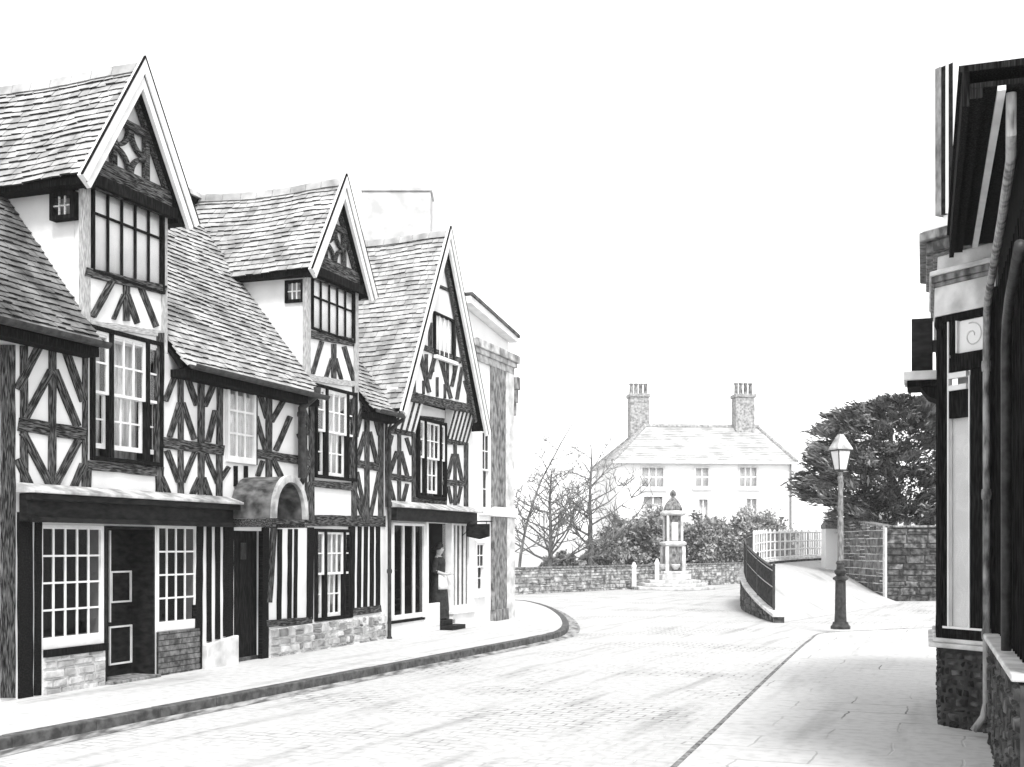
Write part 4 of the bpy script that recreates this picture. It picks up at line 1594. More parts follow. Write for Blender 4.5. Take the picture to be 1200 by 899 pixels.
mb.lathe([(.055, zS1), (.05, zS1 + .14), (.05, zF0 - .12), (.06, zF0)], (p1.x + BL, p1.y + .03, 0), 8)
mb.build('corner_post', 'boards', rb)
zt0 = 1.65 + 150 / 1400 * 10.85                 # underside of transom light (px 490)
zt1 = 1.65 + 182 / 1400 * 10.85
mb = MB()
cbox(mb, .05, CL * .98, zS1, zS1 + .09, -.05, .03)              # bottom rail
cbox(mb, .05, CL * .98, zF0 - .06, zF0, -.05, .03)             # head
cbox(mb, .05, .10, zS1 + .09, zF0 - .06, -.05, .012)            # jamb
cbox(mb, CL * .58, CL * .82, zS1 + .09, 1.65 + 210 / 1400 * 10.7, -.05, .02)   # wide mullion
cbox(mb, CL * .25, CL * .98, 1.65 + 205 / 1400 * 10.8, 1.65 + 225 / 1400 * 10.8, -.05, .04)
cbox(mb, CL * .22, CL * .34, 1.65 + 225 / 1400 * 10.8, zF0 - .06, -.05, .03)
cbox(mb, .10, CL * .53, zt0, zt1, -.05, .014)
cbox(mb, .10, CL * .22, 1.65 + 205 / 1400 * 10.8, 1.65 + 222 / 1400 * 10.8, -.05, .012)
mb.build('bay_frame', 'timber_dark', rb, bevel=.004)
mb = MB()
cbox(mb, .102, .118, zS1 + .09, zF0 - .06, -.03, .02)
cbox(mb, CL * .56, CL * .58, zS1 + .09, 1.65 + 200 / 1400 * 10.7, -.03, .026)
cbox(mb, .12, CL * .51, zt1 + .002, zt1 + .05, -.03, .022)
cbox(mb, .12, CL * .51, 1.65 + 200 / 1400 * 10.8 - .02, 1.65 + 204 / 1400 * 10.8, -.03, .022)
cbox(mb, CL * .34, CL * .36, 1.65 + 226 / 1400 * 10.8, zF0 - .07, -.03, .034)
cbox(mb, .05, CL * .98, zS1 + .0902, zS1 + .11, -.04, .024)
mb.build('white_bead', 'white', rb)
mb = MB()
cbox(mb, .10, CL * .80, zS1 + .10, zF0 - .06, -.03, -.026)
bay_p = mb.build('pane', 'glass', rb)
mb = MB()
cbox(mb, .105, CL * .56, zS1 + .10, zt0, -.048, -.040)
mb.build('pane_backing', 'pane_backing', rb)
mb = MB()
cbox(mb, .10, CL * .56, zt1 + .05, 1.65 + 200 / 1400 * 10.8, -.14, -.12)
mb.build('pane_backing', 'softgrey', rb)
# transom light panel with a raised scroll
mb = MB()
za_, zb_ = 1.65 + 227 / 1400 * 10.7, zF0 - .075
cbox(mb, CL * .362, CL * .97, za_, zb_, -.05, .0)
mb.build('transom_panel', 'palewall', rb)
mb = MB()
pts = []
cc = p1 + cd * (CL * .60)
for i in range(26):
    t = i / 25 * 2.6 * math.pi
    r_ = .02 + .10 * i / 25
    p = cc + cd * (r_ * math.cos(t)) + cn * .004
    pts.append((p.x, p.y, (za_ + zb_) / 2 + r_ * math.sin(t)))
mb.tube(pts, .006, 6)
mb.build('scroll', 'softgrey', rb)
# bay front (seen edge on): frame and glass
mb = MB()
for x in (p1.x + .3, p1.x + .85, p1.x + 1.4):
    mb.box(x - .03, x + .03, p1.y - .002, p1.y + .06, zS1, zF0)
mb.box(p1.x + .06, p1.x + BL - .06, p1.y + .001, p1.y + .055, zS1, zS1 + .09)
mb.box(p1.x + .06, p1.x + BL - .06, p1.y + .001, p1.y + .055, zF0 - .07, zF0)
mb.build('bay_frame', 'timber_dark', rb)
mb = MB()
mb.box(p1.x + .05, p1.x + BL - .05, p1.y + .025, p1.y + .03, zS1 + .09, zF0 - .07)
mb.build('pane', 'glass', rb)
mb = MB()
mb.box(p1.x + .1, p1.x + BL, -.05, -.02, zS1, zF0)
mb.build('window_back', 'interior', rb)
# fascia, cornice
mb = MB()
bay_slab(mb, .045, zF0 + .002, zF0 + .27)
fasc = mb.build('fascia', 'stonepale', rb, bevel=.005)
mb = MB()
bay_slab(mb, .06, zF0 + .272, zF0 + .31)
bay_slab(mb, .075, zF0 + .312, zF0 + .37)
mb.build('moulding', 'stonegrey', fasc, bevel=.008)
mb = MB()
bay_slab(mb, .09, zF0 + .372, zF0 + .42)
bay_slab(mb, .02, zF0 + .422, zF0 + .56)
mb.build('blocking_course', 'stonepale', fasc, bevel=.01)
zc0 = 1.65 + 330 / 1400 * 11
zc1 = 1.65 + 372 / 1400 * 11
mb = MB()
bay_slab(mb, .06, zF0 + .562, zc0 + .10)
bay_slab(mb, .12, zc0 + .101, zc0 + .20)
bay_slab(mb, .18, zc0 + .201, zc1 - .04)
mb.build('cornice', 'stonegrey', rb, bevel=.012)
mb = MB()
bay_slab(mb, .15, zc1 - .038, zc1 + .01)
mb.build('cornice_cap', 'white', rb, bevel=.006)
# upper bay with a tall window
mb = MB()
bay_slab(mb, -.03, zc1 + .012, zc1 + .12)
cbox(mb, .20, CL, zc1 + .121, ztop_r, -.2, -.02)
mb.build('upper_bay', 'palewall', rb)
mb = MB()
cbox(mb, -.04, .02, zc1 + .121, ztop_r, -.2, .02)
mb.build('corner_jamb', 'stonegrey', rb, bevel=.004)
mb = MB()
cbox(mb, .021, .075, zc1 + .121, ztop_r - .002, -.10, .005)
cbox(mb, .10, .155, zc1 + .121, ztop_r - .002, -.10, -.002)
mb.build('window_pane', 'black', rb)
mb = MB()
cbox(mb, .076, .099, zc1 + .121, ztop_r - .001, -.1, .012)
cbox(mb, .156, .199, zc1 + .121, ztop_r - .001, -.1, .006)
mb.build('window_frame', 'white', rb)
mb = MB()
mb.box(p1.x + .12, p1.x + BL, p1.y + .06, .0, zc1 + .121, ztop_r - .01)
mb.build('upper_bay', 'palewall', rb)

# boxed sign on a corbel at the bay front
sgn = thing('box_sign', 'dark box sign standing on a moulded corbel beside the canted bay', 'sign', tuple(P1 + Vector((0, 0, 0))), RROT)
zk0, zk1, zk2 = 1.65 + 170 / 1400 * 11.2, 1.65 + 205 / 1400 * 11.2, 1.65 + 268 / 1400 * 11.2
mb = MB()
mb.box(.20, .50, -.25, -.06, zk1 + .0, zk2)
mb.build('sign_box', 'black', sgn, bevel=.006)
mb = MB()
mb.prism([(.14, .0, zk0), (.14, -.10, zk0 + .04), (.14, -.17, zk0 + .13), (.14, 0, zk0 + .13)], (.42, 0, 0))
mb.box(.10, .60, -.29, .0, zk0 + .132, zk0 + .19)
mb.build('corbel', 'timber_dark', sgn, bevel=.01)
mb = MB()
mb.box(.09, .61, -.32, .0, zk0 + .191, zk1 - .002)
mb.build('ledge', 'stonepale', sgn, bevel=.012)
mb = MB()
mb.box(.25, .35, -.06, .02, zk1 + .2, zk1 + .3)
mb.build('wall_fixing', 'iron', sgn)

# near low house with the deep eaves
nh = thing('eaved_house', 'dark low house with deep overhanging eaves cut by the right edge', 'house', tuple(Q), RROT)
LN = -3.85
zs_n = 1.65 - 105 / 1400 * 9.8
zE = 4.3
mb = MB()
mb.box(LN, -.004, .02, 4, -.1, zE - .002)
nwall = mb.build('wall', 'boards', nh)
mb = MB()
x = LN + .02
while x < -.25:
    mb.box(x, x + .035, -.012, .019, zs_n + .01, zE - .5)
    x += .21
mb.build('cover_strips', 'boards', nh)
mb = MB()
mb.box(LN, -.02, -.34, .3, zE, zE + .03)
mb.build('soffit', 'boards', nh)
mb = MB()
mb.box(LN, -.015, -.19, -.145, zE - .03, zE - .002)
mb.build('soffit_bead', 'white', nh)
mb = MB()
mb.box(LN, -.01, -.38, -.342, zE - .10, zE + .10)
mb.box(LN, -.012, -.341, -.27, zE - .06, zE - .003)
mb.build('eaves_board', 'boards', nh)
mb = MB()
mb.hexa([(LN, -.40, zE + .102), (-.005, -.40, zE + .102), (-.005, 4, zE + .102), (LN, 4, zE + .102),
         (LN, -.40, zE + .14), (-.005, -.40, zE + .14), (-.005, 4, zE + .16), (LN, 4, zE + .16)])
mb.build('roof', 'boards', nh)
mb = MB()
mb.box(-.12, -.02, -.05, .018, -.05, zE - .4)
mb.build('pilaster', 'timber_dark', nh, bevel=.01)
mb = MB()
zs = 1.65 - 105 / 1400 * 9.8
mb.box(LN, -.45, -.12, .018, zs - .045, zs + .0)
mb.build('sill', 'stonepale', nh, bevel=.012)
mb = MB()
rubble(mb, LN, -.5, zs - .065, -.05, -.07, hmin=.06, hmax=.13, wmin=.08, wmax=.22, d=.03, tones=(.4, 1.2))
mb.build('stall_riser', ['darkstone', 'darkmortar'], nh)
M['pipe'] = mat('weathered_pipe', .06, .36, 6, (2, 2, .7), rough=.7, bump=.4, lo_pos=.35, hi_pos=.6)
# pale downpipe with a swan neck
mb = MB()
DPX = -.24
dp = [(LN + .12, -.11, zE - .01), (LN + .14, -.11, 4.05), (LN + .3, -.10, 3.96), (-2.6, -.095, 3.86), (-.62, -.09, 3.70), (-.36, -.087, 3.62), (DPX, -.085, 3.45), (DPX, -.085, .30), (DPX, -.11, .18), (DPX, -.19, .06)]
mb.tube(dp, .030, 12)
for z in (.9, 2.1, 3.2):
    mb.lathe([(.037, -.05), (.042, 0), (.037, .04)], (DPX, -.085, z), 12)
mb.build('downpipe', 'pipe', nh)
mb = MB()
mb.tube([(LN + .02, -.07, 3.38), (-2.9, -.065, 3.26), (-2.52, -.06, 3.16), (-2.44, -.06, 3.0), (-2.44, -.06, zs_n + .02)], .034, 10)
mb.build('downpipe', 'iron', nh, smooth=True)

# the frames above were written with y running into the buildings: mirror the finished meshes to suit
for root in (rb, sgn, nh):
    for ch in root.children_recursive:
        if ch.type == 'MESH':
            for v in ch.data.vertices:
                v.co.y = -v.co.y
            ch.data.flip_normals()
            ch.data.update()

# ------------------------------------------------------------------ street lamp
lp = G(985, 737)
lamp = thing('street_lamp', 'old cast-iron street lamp with a glazed four-sided lantern at the kerb corner', 'street lamp', tuple(lp))
px = lp.y / 1400                                 # metres per pixel there
def zl(y):
    return 1.65 + (640 - y) * px
mb = MB()
mb.lathe([(.20, 0), (.20, .05), (.165, .09), (.15, .14)], (0, 0, 0), 8)
mb.build('base', 'iron', lamp)
mb = MB()
mb.lathe([(.125, .141), (.115, .3), (.105, zl(680) - .02), (.12, zl(680)), (.155, zl(679)), (.155, zl(677)), (.10, zl(675))], (0, 0, 0), 8)
mb.build('pedestal', 'iron', lamp)
mb = MB()
mb.lathe([(.08, zl(675) + .002), (.12, zl(671)), (.13, zl(669)), (.085, zl(667)), (.075, zl(662)), (.095, zl(660)), (.07, zl(657))], (0, 0, 0), 12)
mb.build('collar', 'iron', lamp)
mb = MB()
mb.lathe([(.062, zl(657) + .002), (.058, zl(620)), (.046, zl(563)), (.058, zl(561)), (.058, zl(559)), (.04, zl(557)), (.04, zl(553))], (0, 0, 0), 14)
mb.build('shaft', 'iron_grey', lamp, smooth=False)
z0, z1 = zl(551), zl(528)
w0, w1 = .085, .145
lr = R(20)
def sq(w, z):
    return [Vector((w * 1.414 * math.cos(lr + R(45) + i * math.pi / 2), w * 1.414 * math.sin(lr + R(45) + i * math.pi / 2), z)) for i in range(4)]
a, b = sq(w0, z0), sq(w1, z1)
mb = MB()
for i in range(4):
    mb.bar(a[i], b[i], .022, .022)
    mb.bar(a[i], a[(i + 1) % 4], .024, .024)
    mb.bar(b[i], b[(i + 1) % 4], .03, .03)
mb.lathe([(.05, zl(553) + .002), (.07, zl(552)), (.085, z0 - .015)], (0, 0, 0), 8)
lan = mb.build('lantern_frame', 'iron', lamp)
M['lamp_glass'] = mat('opal_glass', 0.7, 0.82, 3, rough=0.25, bump=0, spec=.5)
for i in range(4):
    mb = MB()
    q = [a[i] * .985, a[(i + 1) % 4] * .985, b[(i + 1) % 4] * .985, b[i] * .985]
    for v, s in zip(q, (a[i].z, a[i].z, b[i].z, b[i].z)):
        v.z = s
    nn = (q[1] - q[0]).cross(q[3] - q[0]).normalized()
    mb.hexa([p for p in q] + [p - nn * .004 for p in q])
    mb.build('lantern_pane', 'lamp_glass', lan)
mb = MB()
r0, r1_, r2 = sq(.17, z1 + .015), sq(.17, z1 + .035), sq(.035, zl(508))
mb.hexa(r0 + r1_)
mb.hexa([v + Vector((0, 0, .002)) for v in r1_] + r2)
mb.build('lantern_roof', 'lead_pale', lamp)
mb = MB()
mb.lathe([(.05, zl(509) + .002), (.062, zl(508)), (.03, zl(507)), (.045, zl(505.5)), (.012, zl(504)), (.004, zl(502))], (0, 0, 0), 10)
mb.build('finial', 'iron', lamp)
mb = MB()
mb.tube([(-.22, 0, zl(575)), (.22, 0, zl(575))], .0, 6) if False else None

# ------------------------------------------------------------------ rising lane, its retaining wall and railings
Ll = [(6.1, 27.2, -.095), (6.12, 28.5, .09), (6.2, 30, .25), (6.35, 32, .49), (6.65, 34, .68), (7.05, 36, .81), (7.6, 38, .90), (8.4, 40.5, .97), (9.5, 43.2, 1.03), (12.1, 47, 1.10), (16, 49, 1.2)]
Rl = [(11.85, 36.3, -.095), (11.85, 37.2, -.03), (11.85, 38.2, .05), (11.85, 39.2, .17), (11.85, 40.2, .31), (11.85, 41.2, .46), (11.85, 42.2, .60), (11.9, 43.2, .74), (12.0, 44.2, .86), (13.2, 45.2, .98), (17, 46, 1.1)]
mb = MB()
for i in range(len(Ll) - 1):
    a, b, c, d = Ll[i], Rl[i], Rl[i + 1], Ll[i + 1]
    N = 6
    for k in range(N):
        f = lambda p, q, t: tuple(p[j] + (q[j] - p[j]) * t for j in range(3))
        mb.add([f(a, b, k / N), f(a, b, (k + 1) / N), f(d, c, (k + 1) / N), f(d, c, k / N)], [(0, 1, 2, 3)])
tag(mb.build('lane', 'lane', weld=True, smooth=True), kind='structure')

Lv = [Vector(p) for p in Ll]
Lv[0].z = -.05
Lc = smooth_line(Lv, 4)
def strip_wall(mb, line, t0, t1, zlo, zhi, mi=0):
    a, b = offset_line(line, t0), offset_line(line, t1)
    for i in range(len(line) - 1):
        q = [a[i], a[i + 1], b[i + 1], b[i]]
        z0 = [zlo(line[i]), zlo(line[i + 1])]
        z1 = [zhi(line[i]), zhi(line[i + 1])]
        mb.hexa([(q[0].x, q[0].y, z0[0]), (q[1].x, q[1].y, z0[1]), (q[2].x, q[2].y, z0[1]), (q[3].x, q[3].y, z0[0]),
                 (q[0].x, q[0].y, z1[0]), (q[1].x, q[1].y, z1[1]), (q[2].x, q[2].y, z1[1]), (q[3].x, q[3].y, z1[0])], mi)
rw = thing('retaining_wall', 'curved dark stone retaining wall with a white coping beside the rising lane', 'wall', tuple(Lv[0]))
mb = MB()
off = Vector(Lv[0])
Lr = [p - off for p in Lc]
strip_wall(mb, Lr, -.12, .10, lambda p: -.15 - off.z, lambda p: p.z + .08)
mb.build('wall', 'darkstone', rw)
# stones on the outer face
mb = MB()
ln = offset_line(Lr, -.12)
for i in range(len(ln) - 8):
    a, b = ln[i], ln[i + 1]
    z = -.05
    while z < (a.z + b.z) / 2 + .05:
        hh = random.uniform(.10, .18)
        zt = min(z + hh - .012, (a.z + b.z) / 2 + .07)
        if zt - z > .03:
            d = (b - a).normalized()
            nn = Vector((-d.y, d.x, 0))
            o_ = random.uniform(.01, .035)
            k0, k1 = random.uniform(.0, .08), random.uniform(.92, 1.0)
            q0, q1 = a.lerp(b, k0), a.lerp(b, k1)
            mb.hexa([(q0.x, q0.y, z), (q1.x, q1.y, z), (q1.x + nn.x * o_, q1.y + nn.y * o_, z + .01), (q0.x + nn.x * o_, q0.y + nn.y * o_, z + .01),
                     (q0.x, q0.y, zt), (q1.x, q1.y, zt), (q1.x + nn.x * o_, q1.y + nn.y * o_, zt - .01), (q0.x + nn.x * o_, q0.y + nn.y * o_, zt - .01)], 0, random.uniform(.5, 1.5))
        z += hh
mb.build('facing_stones', 'darkstone', rw)
mb = MB()
strip_wall(mb, Lr, -.17, .14, lambda p: p.z + .082, lambda p: p.z + .16)
mb.build('coping', 'stonepale', rw, bevel=.01)
# black railing along the near curve
NS = 24
def railing(name, label, line, m, rails, post_every, bar_every, hgt, bars=True, barr=.011, postw=.05, infill=None):
    base = Vector(line[0])
    e = thing(name, label, 'railing', tuple(base))
    L = [p - base + Vector((0, 0, .158)) for p in line]
    L = offset_line(L, -.02)
    cum = [0]
    for i in range(len(L) - 1):
        cum.append(cum[-1] + (L[i + 1] - L[i]).length)
    def at(s):
        for i in range(len(L) - 1):
            if s <= cum[i + 1] or i == len(L) - 2:
                t = (s - cum[i]) / max(cum[i + 1] - cum[i], 1e-6)
                return L[i].lerp(L[i + 1], t)
    for hz_, r_, mm in rails:
        mb = MB()
        mb.tube([p + Vector((0, 0, hz_)) for p in L], r_, 8)
        mb.build('rail', mm, e, smooth=True)
    s = 0.0
    while s <= cum[-1] + .01:
        p = at(min(s, cum[-1]))
        mb = MB()
        mb.box(p.x - postw / 2, p.x + postw / 2, p.y - postw / 2, p.y + postw / 2, p.z - .02, p.z + hgt + .03)
        mb.lathe([(postw * .5, 0), (postw * .75, .02), (postw * .6, .06), (.01, .09)], (p.x, p.y, p.z + hgt + .03), 8)
        mb.build('post', m, e, bevel=.004)
        s += post_every
    if bars:
        mb = MB()
        s = bar_every
        while s < cum[-1]:
            p = at(s)
            mb.tube([p + Vector((0, 0, .02)), p + Vector((0, 0, hgt - .01))], barr, 5)
            s += bar_every
        mb.build('balusters', infill or m, e)
    return e
railing('iron_railing', 'black iron railing with white rails along the curved wall coping', Lc[2:26], 'iron',
        [(.98, .026, 'iron'), (.90, .018, 'white'), (.52, .018, 'white'), (.08, .016, 'iron')], 2.3, .10, .98, barr=.022)
railing('pale_railing', 'pale grid railing along the far bend of the lane', Lc[26:38], 'white',
        [(.95, .035, 'white'), (.62, .03, 'white'), (.32, .03, 'white'), (.05, .03, 'white')], .62, .14, .95, barr=.016, postw=.07, infill='iron_grey')
# end post of the black railing
# ------------------------------------------------------------------ gate pier and stone wall with the evergreen
pb = D(975, 668, 43.5)
pier = thing('gate_pier', 'white rendered gate pier with a domed grey cap at the end of the stone wall', 'pier', (pb.x, 43.5, .5))
mb = MB()
mb.box(-.31, .31, -.31, .31, -.3, 1.78)
mb.build('shaft', 'palewall', pier, bevel=.01)
mb = MB()
mb.prism([(-.33, -.33, 1.782)] + [(-.33 + .66 * i / 8, -.33, 1.85 + .42 * math.sin(math.pi * (.12 + .76 * i / 8)) - .1) for i in range(9)] + [(.33, -.33, 1.782)], (0, .66, 0))
mb.build('cap', 'stonegrey', pier, bevel=.01)

wc = Vector((11.9, 38.0, 0))
sw = thing('garden_wall', 'rough dark stone garden wall with pale pointing below the evergreen tree', 'wall', tuple(wc))
def stones_on(e, a, b, zt, zb, name, mats, tones, hmin, hmax, wmin, wmax, d=.04):
    a, b = Vector(a), Vector(b)
    L = (b - a).length
    mb = MB()
    rubble(mb, 0, L, zt, zb, 0, hmin=hmin, hmax=hmax, wmin=wmin, wmax=wmax, d=d, tones=tones)
    o = mb.build(name, mats, e)
    o.location = a
    o.rotation_euler = (0, 0, math.atan2(b.y - a.y, b.x - a.x))
    return o
# lane face: from the pier down to the corner (outward = towards -x)
M['wallstone'] = mat('wall_stone', 0.06, 0.26, 5, rough=0.95, bump=0.8, tone=True)
stones_on(sw, (0, 5.2, 0), (0, 0.26, 0), lambda s: 2.62 - .40 * s / 5, lambda s: .72 - .82 * min(1, s / 5), 'wall_face', ['wallstone', 'mortar'], (.45, 1.1), .2, .3, .35, .8, .03)
stones_on(sw, (.0, 0, 0), (4.2, .15, 0), 2.24, -.15, 'wall_face', ['darkstone', 'darkmortar'], (.6, 1.7), .14, .28, .3, .8)  # shade of this face painted in with darker stone and mortar
mb = MB()
mb.box(-.05, .02, -.05, .20, -.15, 2.24)
mb.build('quoin', 'mortar', sw, bevel=.02)
mb = MB()
mb.hexa([(-.04, .2, 2.225), (.35, .2, 2.225), (.35, 5.2, 2.625), (-.04, 5.2, 2.625), (-.04, .2, 2.30), (.35, .2, 2.30), (.35, 5.2, 2.70), (-.04, 5.2, 2.70)])
mb.box(.182, 4.2, -.05, .35, 2.243, 2.31)
mb.build('coping', 'stonegrey', sw, bevel=.015)

# ------------------------------------------------------------------ low wall, bollards, monument
M['wallmortar'] = mat('old_mortar', .22, .42, 5, rough=.95, bump=.6)
lw = thing('low_stone_wall', 'long low rubble wall bordering the far side of the square', 'wall', (-1.0, 41.6, -.1))
wdir = Vector((12.6, 15.3, 0))
o = stones_on(lw, (0, 0, 0), tuple(wdir), .92, -.05, 'wall_face', ['wallstone', 'wallmortar'], (1.3, 2.7), .10, .22, .14, .5, .05)
mb = MB()
L = wdir.length
mb.box(0, L, -.06, .26, .922, .985)
c_ = mb.build('coping', 'stonegrey', lw, bevel=.01)
c_.rotation_euler = (0, 0, math.atan2(wdir.y, wdir.x))

for i, (x, yt, yb_, lab) in enumerate(((743, 659, 691, 'slim white bollard standing by the low wall, clear of the monument steps'),
                                       (770, 655, 690.5, 'slim white bollard close against the monument'))):
    p = G(x, yb_, RZ)
    e = thing('bollard', lab, 'bollard', tuple(p), 0, 'white bollards beside the monument')
    hh = (yb_ - yt) * p.y / 1400
    mb = MB()
    mb.lathe([(.10, 0), (.095, hh * .8), (.11, hh * .82), (.11, hh * .88), (.08, hh * .92), (.05, hh), (.01, hh + .02)], (0, 0, 0), 10)
    mb.build('post', 'white', e)
    mb = MB()
    mb.lathe([(.14, -.02), (.14, .10), (.105, .13)], (0, 0, 0), 10)
    mb.build('foot', 'stonegrey', e)

mp = G(791, 691, RZ)
mp.y += .6
s_ = mp.y / 1400
mon = thing('stone_monument', 'pale stone drinking fountain monument with domed top on stepped base', 'monument', tuple(mp), R(8))
def zm(y):
    return (690 - y) * s_
for i, (w, z0, z1) in enumerate(((1.62, 0, .13), (1.34, .131, .26), (1.10, .261, .38))):
    mb = MB()
    mb.lathe([(w * 1.05, z0), (w * 1.05, z1)], (0, 0, 0), 8, rot=R(22.5))
    mb.build('step', 'stonepale', mon, bevel=.025)
mb = MB()
mb.box(-.60, .60, -.60, .60, .381, .62)
mb.box(-.52, .52, -.52, .52, .621, .74)
mb.build('plinth', 'stonepale', mon, bevel=.03)
def open_stage(z0, z1, w, pw, name, core=.62):
    for sx in (-1, 1):
        for sy in (-1, 1):
            mb = MB()
            mb.box(sx * w - pw * (sx > 0), sx * w + pw * (sx < 0), sy * w - pw * (sy > 0), sy * w + pw * (sy < 0), z0, z1)
            o = mb.build(name, 'stonepale', mon, bevel=.02)
    mb = MB()
    k = w * core
    mb.box(-k, k, -k, k, z0, z1 - .002)
    mb.build('niche', 'stonegrey', mon)
    return o
open_stage(.741, zm(640), .42, .15, 'pillar', .78)
mb = MB()
for a in range(4):
    c, s = math.cos(a * math.pi / 2), math.sin(a * math.pi / 2)
    mb.lathe([(.07, 0), (.16, .10), (.20, .20), (.17, .22)], (c * .40, s * .40, .80), 12)
mb.build('basin', 'stonepale', mon)
mb = MB()
mb.lathe([(.5, zm(640) + .002), (.63, zm(638)), (.66, zm(636)), (.55, zm(634))], (0, 0, 0), 4, rot=R(45))
mb.build('cornice', 'stonepale', mon, bevel=.02)
open_stage(zm(634) + .002, zm(604), .34, .10, 'pillar', .80)
mb = MB()
mb.box(-.13, .13, -.30, .30, zm(633), zm(612))
mb.build('tablet', 'palewall', mon)
mb = MB()
mb.lathe([(.46, zm(604) + .002), (.54, zm(602)), (.52, zm(600)), (.40, zm(598))], (0, 0, 0), 8, rot=R(22.5))
mb.build('cornice', 'stonepale', mon, bevel=.02)
mb = MB()
mb.lathe([(.39, zm(598) + .002), (.37, zm(595)), (.28, zm(589)), (.13, zm(584)), (.09, zm(583))], (0, 0, 0), 16)
mb.build('dome', 'stonegrey', mon, smooth=True)
mb = MB()
mb.lathe([(.08, zm(583) + .002), (.06, zm(582)), (.14, zm(580)), (.13, zm(577)), (.05, zm(574)), (.01, zm(573))], (0, 0, 0), 12)
mb.build('finial', 'stonegrey', mon, smooth=True)

# ------------------------------------------------------------------ house behind
HZ = 68.0
def dx(px): return (px - 600) / 1400 * HZ
def dz(py): return 1.65 + (640 - py) / 1400 * HZ
fh = thing('white_house', 'white hip-roofed house with two grey chimney stacks behind the shrubs', 'house', (dx(722), HZ, 0), R(5))
FW = dx(933) - dx(722)
zev, zrg = dz(541), dz(497)
DP = 7.5
wins = [(751, 780, 546, 572), (815, 834, 546, 571), (868, 892, 545, 571)]
lows = [(753, 779, 580, 625), (819, 833, 583, 640), (876, 892, 582, 625)]
hol = []
for (a, b, t, bt) in wins + lows:
    hol.append((dx(a) - dx(722), dx(b) - dx(722), dz(bt), dz(t)))
mb = MB()
wall_cells(mb, 0, FW, -.2, zev, 0, .3, hol)
mb.box(0, .3, .302, DP, -.2, zev)
mb.box(FW - .3, FW, .302, DP, -.2, zev)
mb.box(.3, FW - .3, DP - .3, DP, -.2, zev)
mb.build('wall', 'palewall', fh)
for i, r in enumerate(hol):
    mb = MB()
    frame_box(mb, r[0], r[1], r[2], r[3], -.06, .2, .10)
    w_ = mb.build('window', 'softgrey', fh)
    mb = MB()
    a, b, c, d = r[0] + .1, r[1] - .1, r[2] + .1, r[3] - .1
    n_ = 3 if i in (0, 2) else 2
    for k in range(1, n_):
        mb.box(a + (b - a) * k / n_ - .03, a + (b - a) * k / n_ + .03, .02, .10, c, d)
    mb.box(a, b, .025, .095, (c + d) / 2 - .035, (c + d) / 2 + .035)
    mb.build('glazing_bars', 'white', w_)
    panes([(a, b, c, d, .10)], w_)
    curtain(w_, a - .05, b + .05, c - .05, d + .05, .26, 'pane_backing', .02)
    if i < 3:
        mb = MB()
        mb.box(r[0] - .12, r[1] + .12, -.14, -.002, r[2] - .16, r[2] - .002)
        mb.build('sill', 'softgrey', w_)
mb = MB()
ov = .22
rl, rr_ = dx(772) - dx(722), dx(914) - dx(722)
ry = DP * .5
e = [Vector((-ov, -ov, zev)), Vector((FW + ov, -ov, zev)), Vector((FW + ov, DP + ov, zev)), Vector((-ov, DP + ov, zev))]
ra, rb_ = Vector((rl, ry, zrg + .25)), Vector((rr_, ry, zrg + .25))
def quad_roof(a, b, c, d):
    """slate courses on one slope of the hip"""
    N = 20
    n = (b - a).cross(d - a).normalized()
    if n.z < 0: n = -n
    for i in range(N):
        t0, t1 = i / N, (i + 1) / N
        q = [a.lerp(d, t0), b.lerp(c, t0), b.lerp(c, min(1, t1 + .01)), a.lerp(d, min(1, t1 + .01))]
        K_ = max(1, int((q[1] - q[0]).length / 1.1))
        for k in range(K_):
            u0, u1 = k / K_, (k + 1) / K_
            p = [q[0].lerp(q[1], u0), q[0].lerp(q[1], u1), q[3].lerp(q[2], u1), q[3].lerp(q[2], u0)]
            o_ = [n * (.05 + random.uniform(0, .012))] * 2 + [n * .01] * 2
            mb.hexa([v - n * .10 for v in p] + [v + w for v, w in zip(p, o_)], 0, random.uniform(.8, 1.0))
quad_roof(e[0], e[1], rb_, ra)
quad_roof(e[1], e[2], rb_, rb_)
quad_roof(e[2], e[3], ra, rb_)
quad_roof(e[3], e[0], ra, ra)
rfh = mb.build('roof', 'paleroof', fh, recalc=True)
mb = MB()
mb.tube([ra + Vector((-.1, 0, .02)), rb_ + Vector((.1, 0, .02))], .16, 8)
for a, b in ((e[0], ra), (e[3], ra), (e[1], rb_), (e[2], rb_)):
    mb.tube([a + Vector((0, 0, .06)), b + Vector((0, 0, .04))], .12, 8)
mb.build('ridge_tiles', 'palebrick', rfh)
mb = MB()
mb.box(-ov, FW + ov, -ov - .1, -ov, zev - .10, zev + .02)
mb.build('gutter', 'softgrey', rfh)
mb = MB()
mb.tube([(FW - .1, -.12, zev - .1), (FW - .1, -.12, 0)], .06, 8)
mb.build('downpipe', 'iron_grey', fh)
